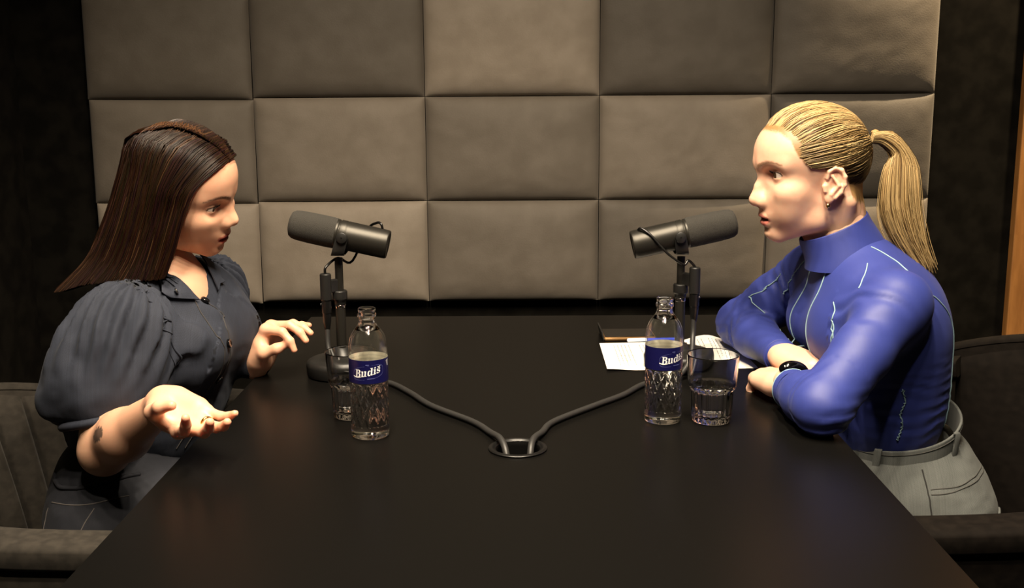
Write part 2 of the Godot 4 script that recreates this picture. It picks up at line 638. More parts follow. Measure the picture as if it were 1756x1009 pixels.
func back_shell(b0: float, b1: float, top: float, r0: float, r1: float) -> ArrayMesh:
	# closed outer shell of the back with a rolled top edge
	var nu := 40
	var prof := []   # (radius add, height fraction)
	for j in 10:
		prof.append([0.002, j / 9.0])
	for k in 7:
		var a := PI * k / 6.0
		prof.append([0.013 - cos(a) * 0.013, 1.0 + sin(a) * 0.03])
	for j in 10:
		prof.append([r1 - r0, 1.0 - j / 9.0])
	prof.append([0.002, 0.0])
	var p := PackedVector3Array()
	for q in prof:
		for i in nu + 1:
			var u := float(i) / nu
			var a := lerpf(b0, b1, u)
			var w := u
			var crest := top - 0.06 * pow(absf(2.0 * w - 1.0), 3.0)
			var v: float = q[1]
			var y := lerpf(0.34, crest, v)
			var lean := 0.10 * pow(clampf((y - 0.40) / (crest - 0.40), 0.0, 1.1), 1.2)
			var r: float = r0 + q[0]
			p.append(Vector3(cos(a) * (r + lean), y, sin(a) * (r + 0.02 + lean * 0.4)))
	var m := sheet(p, prof.size(), nu + 1, false, true)
	# end faces
	var caps := []
	for e in [0, nu]:
		var ring := PackedVector3Array()
		for j in prof.size():
			ring.append(p[j * (nu + 1) + e])
		var c := Vector3.ZERO
		for v in ring:
			c += v / ring.size()
		var fan := PackedVector3Array()
		for v in ring:
			fan.append(v)
		for v in ring:
			fan.append(c)
		caps.append(sheet(fan, 2, ring.size(), false, e == 0))
	return join([m] + caps)

func arm_mesh(path: Array) -> ArrayMesh:
	var pts := spline(path, 28)
	var rows := 0
	var p := PackedVector3Array()
	var sec := []
	for k in 24:
		var a := TAU * k / 24
		var c := cos(a)
		var s := sin(a)
		sec.append(Vector2(signf(c) * pow(absf(c), 0.45) * 0.034, signf(s) * pow(absf(s), 0.45) * 0.018))
	for i in pts.size():
		var tdir := (pts[mini(i + 1, 27)] - pts[maxi(i - 1, 0)]).normalized()
		var side := tdir.cross(Vector3.UP).normalized()
		var up := side.cross(tdir).normalized()
		var shrinks := [1.0]
		if i == 0 or i == 27:
			shrinks = [0.02, 0.85, 1.0] if i == 0 else [1.0, 0.85, 0.02]
		for sc in shrinks:
			for q in sec:
				p.append(pts[i] + side * q.x * sc + up * q.y * sc)
			rows += 1
	return sheet(p, rows, 24, true, true)

func arm_panel(path: Array) -> ArrayMesh:
	var pts := spline(path, 20)
	var p := PackedVector3Array()
	var th := 0.026
	for row in 5:
		for i in 20:
			var y: float = [0.0, 0.0, 1.0, 1.0, 0.0][row]
			var o: float = [-th, th, th, -th, -th][row]
			var q := pts[i]
			var tdir := (pts[mini(i + 1, 19)] - pts[maxi(i - 1, 0)]).normalized()
			var side := tdir.cross(Vector3.UP).normalized()
			p.append(Vector3(q.x, lerpf(q.y - 0.01, 0.34, y), q.z) + side * o)
	return sheet(p, 5, 20, false, false)

# ---------------------------------------------------------------- things on the table
func build_table_things() -> void:
	var mg := "broadcast microphones"
	microphone("black studio microphone tilted up towards the woman in denim", Vector3(-0.377, 0.991, -1.73), Vector3(-0.218, 0.955, -1.73), Vector3(-0.299, 0.74, -1.727), -1.0, Vector3(-0.318, 0, -1.708))
	microphone("black studio microphone tilted up towards the woman in blue", Vector3(0.350, 0.985, -1.76), Vector3(0.180, 0.948, -1.76), Vector3(0.261, 0.7415, -1.762), 1.0, Vector3(0.281, 0, -1.742))
	# cables into the hole
	cable("grey microphone cable from the stand beside the denim-clad woman to the table hole", [Vector3(-0.318, 0.822, -1.708), Vector3(-0.316, 0.79, -1.700), Vector3(-0.300, 0.760, -1.680), Vector3(-0.262, 0.7446, -1.660), Vector3(-0.215, 0.7446, -1.655), Vector3(-0.175, 0.7446, -1.598), Vector3(-0.136, 0.7446, -1.527), Vector3(-0.072, 0.7446, -1.449), Vector3(-0.046, 0.7448, -1.400), Vector3(-0.030, 0.7485, -1.357), Vector3(-0.0225, 0.735, -1.332), Vector3(-0.0205, 0.70, -1.325), Vector3(-0.020, 0.64, -1.325)])
	cable("grey microphone cable from the stand beside the woman in blue to the table hole", [Vector3(0.2805, 0.834, -1.742), Vector3(0.279, 0.80, -1.734), Vector3(0.270, 0.770, -1.700), Vector3(0.245, 0.7476, -1.672), Vector3(0.190, 0.7446, -1.640), Vector3(0.150, 0.7446, -1.578), Vector3(0.104, 0.7446, -1.524), Vector3(0.042, 0.7446, -1.447), Vector3(0.025, 0.7448, -1.400), Vector3(0.012, 0.7485, -1.356), Vector3(0.008, 0.735, -1.332), Vector3(0.006, 0.70, -1.325), Vector3(0.006, 0.64, -1.325)])
	bottle("glass water bottle with blue label beside the half-hidden tumbler", Vector3(-0.208, TT, -1.403), 0.10)
	bottle("glass water bottle with blue label standing in front of the printed sheet", Vector3(0.196, TT, -1.465), 0.42)
	tumbler("stacking glass tumbler of water half hidden behind a bottle", Vector3(-0.246, TT, -1.492))
	tumbler("stacking glass tumbler of water near the woman in blue", Vector3(0.264, TT, -1.462))
	paper_sheet()
	phone_and_pen()

func microphone(label: String, front: Vector3, rear: Vector3, base: Vector3, away: float, pre: Vector3) -> void:
	var axis := (rear - front).normalized()
	var ln := front.distance_to(rear)
	var who := "the woman in denim" if away < 0 else "the woman in blue"
	# stand
	var s := thing("microphone_stand", "black desk microphone stand with round weighted base in front of " + who, "stand", base, "desk microphone stands")
	obj("base", lathe(PackedVector2Array([Vector2(0.001, 0.0), Vector2(0.054, 0.0), Vector2(0.058, 0.003), Vector2(0.059, 0.018), Vector2(0.057, 0.024), Vector2(0.052, 0.027), Vector2(0.02, 0.029), Vector2(0.016, 0.032), Vector2(0.012, 0.040), Vector2(0.001, 0.040)]), 56), M.black_satin, s)
	var ytop := front.lerp(rear, 0.56).y - base.y
	obj("pole", lathe(PackedVector2Array([Vector2(0.001, 0.03), Vector2(0.0082, 0.03), Vector2(0.0082, 0.122), Vector2(0.001, 0.122)]), 24), M.black_metal, s)
	obj("locking_collar", lathe(PackedVector2Array([Vector2(0.0085, 0.118), Vector2(0.0095, 0.119), Vector2(0.0095, 0.124), Vector2(0.0118, 0.126), Vector2(0.0122, 0.128), Vector2(0.0122, 0.139), Vector2(0.0110, 0.141), Vector2(0.0065, 0.141)]), 28), M.black_satin, s)
	obj("ferrule", lathe(PackedVector2Array([Vector2(0.0083, 0.1120), Vector2(0.0088, 0.1125), Vector2(0.0088, 0.1170), Vector2(0.0083, 0.1175)]), 28), M.chrome, s)
	obj("upper_pole", lathe(PackedVector2Array([Vector2(0.001, 0.135), Vector2(0.0066, 0.135), Vector2(0.0066, ytop - 0.036), Vector2(0.001, ytop - 0.036)]), 24), M.black_metal, s)
	# microphone: everything along its own axis (y), foam end at y = 0
	var m := thing("studio_microphone", label, "microphone", front)
	var B := aim(axis, Vector3.BACK)
	var up := Vector3.UP - axis * axis.dot(Vector3.UP)
	up = up.normalized()
	B = Basis(up.cross(axis).normalized(), axis, Vector3.ZERO)
	B.z = B.x.cross(B.y)          # z points down across the axis
	var fl := ln * 0.47
	var foam := lathe(PackedVector2Array([Vector2(0.001, 0.0), Vector2(0.013, 0.0006), Vector2(0.0195, 0.003), Vector2(0.0228, 0.008), Vector2(0.0242, 0.016), Vector2(0.0250, 0.035), Vector2(0.0252, fl - 0.012), Vector2(0.0248, fl), Vector2(0.022, fl + 0.001)]), 44)
	var bd := PackedVector2Array()
	for q in [[0.012, fl - 0.004], [0.0235, fl - 0.004], [0.0240, fl + 0.001], [0.0240, fl + 0.004], [0.0225, fl + 0.0045], [0.0225, fl + 0.0065], [0.0240, fl + 0.007], [0.0240, fl + 0.016], [0.0234, fl + 0.0165], [0.0234, fl + 0.018], [0.0238, fl + 0.0185], [0.0236, ln - 0.008], [0.0232, ln - 0.002], [0.0222, ln], [0.019, ln], [0.0185, ln - 0.0012], [0.001, ln - 0.0012]]:
		bd.append(Vector2(q[0], q[1]))
	var o1 := obj("windscreen", foam, M.foam, m)
	o1.basis = B
	var o2 := obj("body", lathe(bd, 48), M.black_metal, m)
	o2.basis = B
	# yoke: a strap over both sides of the body, meeting under it on the pole
	var piv := axis * (ln * 0.56)
	var pole_top := Vector3(base.x, base.y + ytop - 0.036, base.z) - front
	var zdir := Vector3.BACK
	var strap := []
	for sgn in [-1.0, 1.0]:
		var path := spline([piv + zdir * sgn * 0.0272, piv + zdir * sgn * 0.0275 + (pole_top - piv) * 0.30, piv + zdir * sgn * 0.024 + (pole_top - piv) * 0.75, pole_top + zdir * sgn * 0.005 + Vector3(0, 0.004, 0)], 10)
		var p := PackedVector3Array()
		for i in path.size():
			var f := i / 9.0
			var hw := lerpf(0.0098, 0.0105, f)
			for c in [[-1, -1], [1, -1], [1, 1], [-1, 1], [-1, -1]]:
				p.append(path[i] + Vector3.RIGHT * hw * c[0] + zdir * 0.0016 * c[1])
		strap.append(sheet(p, 10, 5, false, sgn > 0))
	var block := rbox(Vector3(0.022, 0.030, 0.022), 0.003, pole_top + Vector3(0, -0.006, 0))
	obj("yoke", join(strap + [block]), M.black_satin, m)
	for sgn in [-1.0, 1.0]:
		var kb := lathe(PackedVector2Array([Vector2(0.0085, 0.0), Vector2(0.0090, 0.001), Vector2(0.0090, 0.005), Vector2(0.0080, 0.0065), Vector2(0.001, 0.007)]), 24)
		var k := obj("pivot_knob", kb, M.black_satin, m, piv + zdir * sgn * 0.0285)
		k.basis = aim(zdir * sgn, Vector3.UP)
	# short lead from the rear of the body down to the inline booster
	var pre_top := Vector3(pre.x, base.y + 0.171, pre.z) - front
	var tail := axis * (ln - 0.014) - B.z * 0.0236
	var lead: Array
	if away < 0:
		lead = [tail, tail + axis * -0.004 - B.z * 0.007, tail + axis * -0.012 - B.z * 0.006 + Vector3(0, 0, -0.010), tail + axis * -0.030 + Vector3(0, -0.012, -0.030), axis * (ln * 0.6) + Vector3(0, -0.045, -0.022), axis * (ln * 0.48) + Vector3(0, -0.040, -0.002), pre_top + Vector3(0.002, 0.012, 0.002), pre_top]
	else:
		lead = [tail + Vector3(0, 0, 0.008), tail + Vector3(0.004, 0.003, 0.014), tail + axis * -0.02 + Vector3(0, -0.012, 0.023), axis * (ln * 0.68) + Vector3(0, -0.022, 0.030), axis * (ln * 0.55) + Vector3(0.004, -0.045, 0.029), pre_top + Vector3(-0.012, 0.013, 0.006), pre_top + Vector3(-0.002, 0.004, 0.0), pre_top]
	obj("lead", tube(spline(lead, 40), 0.0021, 8), M.black_plastic, m)
	# inline booster hanging beside the pole, with its plug
	var b := thing("inline_preamp", "slim black inline preamp clipped to the stand pole in front of " + who, "preamp", Vector3(pre.x, base.y, pre.z), "inline preamps")
	obj("housing", lathe(PackedVector2Array([Vector2(0.001, 0.172), Vector2(0.0078, 0.172), Vector2(0.0090, 0.170), Vector2(0.0090, 0.130), Vector2(0.0084, 0.128), Vector2(0.001, 0.128)]), 28), M.black_satin, b)
	obj("clip", rbox(Vector3(absf(base.x - pre.x) + 0.002, 0.022, 0.007), 0.002, Vector3((base.x - pre.x) * 0.5, 0.150, (base.z - pre.z) * 0.5), Basis(Vector3.UP, atan2(-(base.z - pre.z), base.x - pre.x))), M.black_satin, b)
	obj("plug", lathe(PackedVector2Array([Vector2(0.001, 0.129), Vector2(0.0078, 0.129), Vector2(0.0080, 0.127), Vector2(0.0080, 0.108), Vector2(0.0070, 0.107), Vector2(0.0070, 0.105), Vector2(0.0072, 0.104), Vector2(0.0066, 0.094), Vector2(0.0045, 0.080), Vector2(0.0035, 0.078), Vector2(0.001, 0.078)]), 28), M.black_plastic, b)
	obj("screw", lathe(PackedVector2Array([Vector2(0.0016, 0.0), Vector2(0.0016, 0.002), Vector2(0.0005, 0.0026)]), 12), M.chrome, b, Vector3(-0.0078 if away < 0 else 0.0078, 0.121, 0.003))

func cable(label: String, path: Array) -> void:
	var o := obj("microphone_cable", tube(spline(path, 90), 0.0044, 12), M.cable)
	meta(o, label, "cable", "microphone cables")

func bottle(label: String, at: Vector3, turn: float) -> void:
	var t := thing("water_bottle", label, "bottle", at, "labelled water bottles")
	t.rotation.y = turn
	# outside then inside: one closed wall of glass
	var out := [[0.001, 0.0025], [0.016, 0.0015], [0.0225, 0.0], [0.0252, 0.002], [0.0260, 0.006], [0.0260, 0.015], [0.0254, 0.0170], [0.0254, 0.0180]]
	for i in 40:
		out.append([0.0254, 0.0185 + 0.0570 * i / 39.0])
	out.append_array([[0.0256, 0.0765], [0.0259, 0.0785], [0.0259, 0.113], [0.0259, 0.120], [0.0254, 0.128], [0.0240, 0.1355], [0.0212, 0.1425], [0.0170, 0.1485], [0.0132, 0.1535], [0.0112, 0.1575], [0.0107, 0.1605], [0.0109, 0.1630], [0.0124, 0.1650], [0.0128, 0.1672], [0.0124, 0.1690], [0.0112, 0.1700], [0.0111, 0.1725], [0.0118, 0.1738], [0.0117, 0.1762], [0.0106, 0.1772], [0.0093, 0.1768]])
	var inn := [[0.0088, 0.1740], [0.0086, 0.160], [0.0092, 0.1560], [0.0112, 0.1515], [0.0150, 0.1465], [0.0192, 0.1405], [0.0219, 0.1340], [0.0233, 0.1265], [0.0237, 0.119], [0.0237, 0.080], [0.0234, 0.060], [0.0234, 0.012], [0.0222, 0.0078], [0.018, 0.0064], [0.001, 0.0080]]
	# below the label glass and water read as one clear body
	var low := PackedVector2Array()
	for q in out:
		if q[1] < 0.0790:
			low.append(Vector2(q[0], q[1]))
	low.append(Vector2(0.0250, 0.0790))
	low.append(Vector2(0.001, 0.0790))
	obj("glass_base", lathe(low, 112, 1), M.glass, t)
	# from the label up: a thin clear shell, inside and outside
	var shell := PackedVector2Array()
	for q in out:
		if q[1] > 0.0780:
			shell.append(Vector2(q[0], q[1]))
	for q in inn:
		if q[1] > 0.0795:
			shell.append(Vector2(q[0], q[1]))
	var cut_at := 0.150
	var lowshell := PackedVector2Array()
	var neckp := PackedVector2Array()
	for q in shell:
		if q.y < cut_at:
			lowshell.append(q)
	for q in out + inn:
		if q[1] > 0.1483:
			neckp.append(Vector2(q[0], q[1]))
	neckp.append(Vector2(0.0170, 0.1485))
	# the shell is open where the neck begins: split it into its outer and inner skin
	var half := 0
	for i in lowshell.size():
		if lowshell[i].y > lowshell[half].y:
			half = i
	obj("glass_shell", join([lathe(lowshell.slice(0, half + 1), 72), lathe(lowshell.slice(half + 1), 72)]), M.clear, t)
	obj("glass_neck", lathe(neckp, 72), M.glass, t)
	obj("water", lathe(PackedVector2Array([Vector2(0.0234, 0.0795), Vector2(0.0234, 0.1075), Vector2(0.0232, 0.1069), Vector2(0.0220, 0.1066), Vector2(0.001, 0.1066)]), 64), M.clear, t)
	# the paper label wraps the whole bottle: blue outside, cream inside
	obj("label", lathe(PackedVector2Array([Vector2(0.02630, 0.0790), Vector2(0.02636, 0.0792), Vector2(0.02636, 0.1108), Vector2(0.02630, 0.1110)]), 72), M.label_blue, t)
	obj("label_inside", lathe(PackedVector2Array([Vector2(0.02604, 0.0790), Vector2(0.02604, 0.1110)]), 72), M.label_cream, t)
	print_label(t)

func print_label(t: Node3D) -> void:
	var r := 0.02655
	var word := TextMesh.new()
	var f := SystemFont.new()
	f.font_names = PackedStringArray(["Droid Serif"])
	f.font_weight = 700
	f.font_italic = false
	word.font = f
	word.text = "Budiš"
	word.font_size = 64
	word.pixel_size = 0.001
	word.depth = 0.0
	obj("lettering", wrap_text(word, r, 0.0350, 0.095, 0.14, PI / 2), M.white_ink, t)
	var small := TextMesh.new()
	small.font = f
	small.text = "prírodná"
	small.font_size = 32
	small.pixel_size = 0.001
	small.depth = 0.0
	# fine print is only a line in the photograph: a pale bar, a tiny crest and an outline
	var bars := st_new()
	label_strip(bars, r, PI / 2 - 0.15, 0.0862, 0.010, 0.0009, 0.06)
	obj("fine_print", bars.commit(), M.blue_ink, t)
	var crest := st_new()
	label_strip(crest, r, PI / 2 + 0.02, 0.1050, 0.0045, 0.0011, 0.0)
	obj("crest", crest.commit(), M.blue_ink, t)
	# swash under the initial and a thin frame line
	var sw := st_new()
	for k in 10:
		var a := PI / 2 + 0.76 - 0.05 * k
		label_strip(sw, r, a, 0.0895 - 0.0005 * k + 0.00018 * k * k * 0.3, 0.0016, 0.0017 * (1.0 - absf(k - 3.0) / 9.0), -0.2)
	obj("swash", sw.commit(), M.white_ink, t)
	var fr := st_new()
	for k in 48:
		var q := TAU * k / 48
		var e := 0.62
		var ca := signf(cos(q)) * pow(absf(cos(q)), e)
		var sa := signf(sin(q)) * pow(absf(sin(q)), e)
		label_strip(fr, r - 0.0001, PI / 2 - 0.02 - ca * 0.80, 0.0945 + sa * 0.0090 + 0.0028 * ca, 0.0026, 0.00025, atan2(cos(q), -sin(q)) if absf(ca) > 0.9 else 0.14)
	obj("frame_line", fr.commit(), M.blue_ink, t)
	# a second bit of print round the side
	var sp := st_new()
	for k in 4:
		label_strip(sp, r, PI / 2 - 1.20 - 0.02 * k, 0.1075 - 0.0022 * k, 0.006 - 0.001 * k, 0.0009, 0.25)
	obj("side_print", sp.commit(), M.white_ink, t)

func label_strip(st: SurfaceTool, r: float, a: float, y: float, w: float, h: float, tilt: float) -> void:
	# a small printed bar lying on the cylinder
	var n := 4
	for i in n:
		var quad_pts := []
		for c in [[i, -1], [i + 1, -1], [i + 1, 1], [i, 1]]:
			var s: float = (float(c[0]) / n - 0.5) * w
			var v: float = c[1] * h * 0.5
			var xx := s * cos(tilt) - v * sin(tilt)
			var yy := s * sin(tilt) + v * cos(tilt)
			var ang := a - xx / r
			quad_pts.append(Vector3(cos(ang) * r, y + yy, sin(ang) * r))
		var nrm := Vector3(cos(a), 0, sin(a))
		quad(st, Vector3.ZERO, Basis(), quad_pts[0], quad_pts[1], quad_pts[2], quad_pts[3], nrm)

func wrap_text(tm: TextMesh, r: float, width: float, y: float, rise: float, mid: float) -> ArrayMesh:
	var arr := tm.get_mesh_arrays()
	var v: PackedVector3Array = arr[Mesh.ARRAY_VERTEX]
	var lo := Vector3(1e9, 1e9, 0)
	var hi := -lo
	for p in v:
		lo = Vector3(minf(lo.x, p.x), minf(lo.y, p.y), 0)
		hi = Vector3(maxf(hi.x, p.x), maxf(hi.y, p.y), 0)
	var k := width / (hi.x - lo.x)
	var c := (lo + hi) * 0.5
	var st := st_new()
	var idx: PackedInt32Array = arr[Mesh.ARRAY_INDEX]
	for i in range(0, idx.size(), 3):
		var tri3 := []
		for j in 3:
			var p := (v[idx[i + j]] - c) * k
			var big := 1.18 - 0.22 * (p.x / width + 0.5)        # larger at the initial, as on the label
			var yy := p.y * big + p.x * rise + 0.14 * p.x * p.x / width
			var xx := p.x + p.y * 0.12
			var a := mid - xx / r
			tri3.append(Vector3(cos(a) * r, y + yy, sin(a) * r))
		quad(st, Vector3.ZERO, Basis(), tri3[0], tri3[1], tri3[2], tri3[2], Vector3(tri3[0].x, 0, tri3[0].z).normalized())
	return st.commit()

func tumbler(label: String, at: Vector3) -> void:
	var t := thing("glass_tumbler", label, "glass", at, "water tumblers")
	var out := [[0.001, 0.002], [0.018, 0.0012], [0.0245, 0.0], [0.0268, 0.002], [0.0278, 0.006]]
	for i in 14:
		out.append([0.0280 + 0.0014 * i / 13.0, 0.008 + 0.037 * i / 13.0])
	out.append_array([[0.0300, 0.0470], [0.0318, 0.0488], [0.0330, 0.0515], [0.0333, 0.0545], [0.0337, 0.060], [0.0352, 0.080], [0.0362, 0.0955], [0.0360, 0.0968], [0.0352, 0.0972]])
	var inn := [[0.0345, 0.0962], [0.0333, 0.080], [0.0317, 0.060], [0.0308, 0.0535], [0.0280, 0.049], [0.0268, 0.044], [0.0255, 0.014], [0.0235, 0.0105], [0.017, 0.0095], [0.001, 0.0095]]
	var prof := PackedVector2Array()
	for q in out + inn:
		prof.append(Vector2(q[0], q[1]))
	obj("glass_wall", lathe(prof, 132, 2), M.glass, t)
	var wp := PackedVector2Array()
	for q in [[0.001, 0.0098], [0.0170, 0.0098], [0.0232, 0.0108], [0.0252, 0.0142], [0.0265, 0.0440], [0.0277, 0.0492], [0.0304, 0.0534], [0.0306, 0.0552], [0.0304, 0.0549], [0.029, 0.0547], [0.001, 0.0547]]:
		wp.append(Vector2(q[0], q[1]))
	obj("water", lathe(wp, 72), M.water, t)

func paper_sheet() -> void:
	# the page lies with its head away from the woman in blue; the far right corner curls up
	var t := thing("printed_page", "white printed page lying on the table under the microphone base", "paper", Vector3(0.26, TT, -1.84))
	var top := PackedVector3Array()
	var bot := PackedVector3Array()
	for j in 21:
		for i in 29:
			var p: Vector3 = page_at(i / 28.0, j / 20.0)
			top.append(p)
			bot.append(p - Vector3(0, 0.0004, 0))
	obj("sheet", join([sheet(top, 21, 29, false, false), sheet(bot, 21, 29, false, true)]), M.paper, t)
	# lines of print run across the page (towards and away from the camera)
	var rng := RandomNumberGenerator.new()
	rng.seed = 77
	var ink := st_new()
	var hl := st_new()
	for k in 30:
		var u := 0.10 + 0.027 * k
		if k in [5, 6, 12, 19, 25]:
			continue
		var v := 0.10
		var stop := 0.90 - (rng.randf() * 0.4 if k % 4 == 3 else rng.randf() * 0.04)
		while v < stop:
			var w := 0.02 + rng.randf() * 0.05
			var st2 := hl if (k == 2 and v > 0.6 and v < 0.8) else ink
			var n := 3
			for s in n:
				var va := lerpf(v, minf(v + w, stop), float(s) / n)
				var vb := lerpf(v, minf(v + w, stop), float(s + 1) / n)
				var hw := 0.0028
				var q0: Vector3 = page_at(u - hw, va)
				var q1: Vector3 = page_at(u + hw, va)
				var q2: Vector3 = page_at(u + hw, vb)
				var q3: Vector3 = page_at(u - hw, vb)
				quad(st2, Vector3(0, 0.00025, 0), Basis(), q0, q1, q2, q3, Vector3.UP)
			v += w + 0.014
	obj("print", ink.commit(), M.ink, t)
	obj("marked_line", hl.commit(), M.highlight_ink, t)

func phone_and_pen() -> void:
	var t := thing("mobile_phone", "dark phone in a gold-edged case lying beyond the printed page", "phone", Vector3(0.197, TT, -1.990))
	t.rotation.y = 0.03
	obj("body", rbox(Vector3(0.098, 0.0075, 0.072), 0.003, Vector3(0, 0.0040, 0)), M.gold, t)
	obj("screen", rbox(Vector3(0.092, 0.001, 0.066), 0.0004, Vector3(0, 0.0079, 0)), M.screen_black, t)
	obj("case_cover", rbox(Vector3(0.003, 0.020, 0.074), 0.0012, Vector3(-0.0505, 0.0105, 0), Basis(Vector3.BACK, 0.22)), M.black_satin, t)
	var p := thing("ballpoint_pen", "blue ballpoint pen with a clear cap between page and phone", "pen", Vector3(0.215, TT + 0.0042, -1.944))
	var ends := [Vector3(-0.022, 0, 0.002), Vector3(0.012, 0, -0.001), Vector3(0.07, 0, -0.004)]
	obj("cap", tube(PackedVector3Array([ends[0], ends[1]]), 0.0041, 14), M.pen_clear, p)
	obj("barrel", tube(PackedVector3Array([ends[1], ends[2]]), 0.0037, 14), M.pen_blue, p)

func quilt(a: float, y: float, i: int) -> float:
	if i < 8 or i > 47:
		return 0.0
	# pressed diamonds
	var u := a / TAU * 14.0
	var v := (y - 0.0185) / 0.0145
	var p := absf(fposmod(u + v * 0.5, 1.0) - 0.5)
	var q := absf(fposmod(u - v * 0.5, 1.0) - 0.5)
	return 0.0016 * minf(1.0, minf(p, q) * 4.0) - 0.0012

func flute(a: float, y: float, i: int) -> float:
	if i < 3 or i > 20:
		return 0.0
	var w := smoothstep(0.001, 0.010, y) * (1.0 - smoothstep(0.046, 0.053, y))
	return -0.0024 * w * (1.0 - absf(sin(a * 10.0)))

func page_at(u: float, v: float) -> Vector3:
	var c := [Vector3(0.140, 0, -1.935), Vector3(0.386, 0, -1.950), Vector3(0.392, 0, -1.750), Vector3(0.139, 0, -1.738)]   # far left, far right, near right, near left
	var p: Vector3 = (c[0] as Vector3).lerp(c[1], u).lerp((c[3] as Vector3).lerp(c[2], u), v)
	var lift := 0.012 * smoothstep(0.55, 0.8, u) * (1.0 - smoothstep(0.8, 1.0, u)) * (1.0 - smoothstep(0.0, 0.5, v)) + 0.003 * (1.0 - smoothstep(0.0, 0.2, u)) * v
	return p + Vector3(0, 0.0009 + lift, 0) - Vector3(0.26, 0, -1.84)



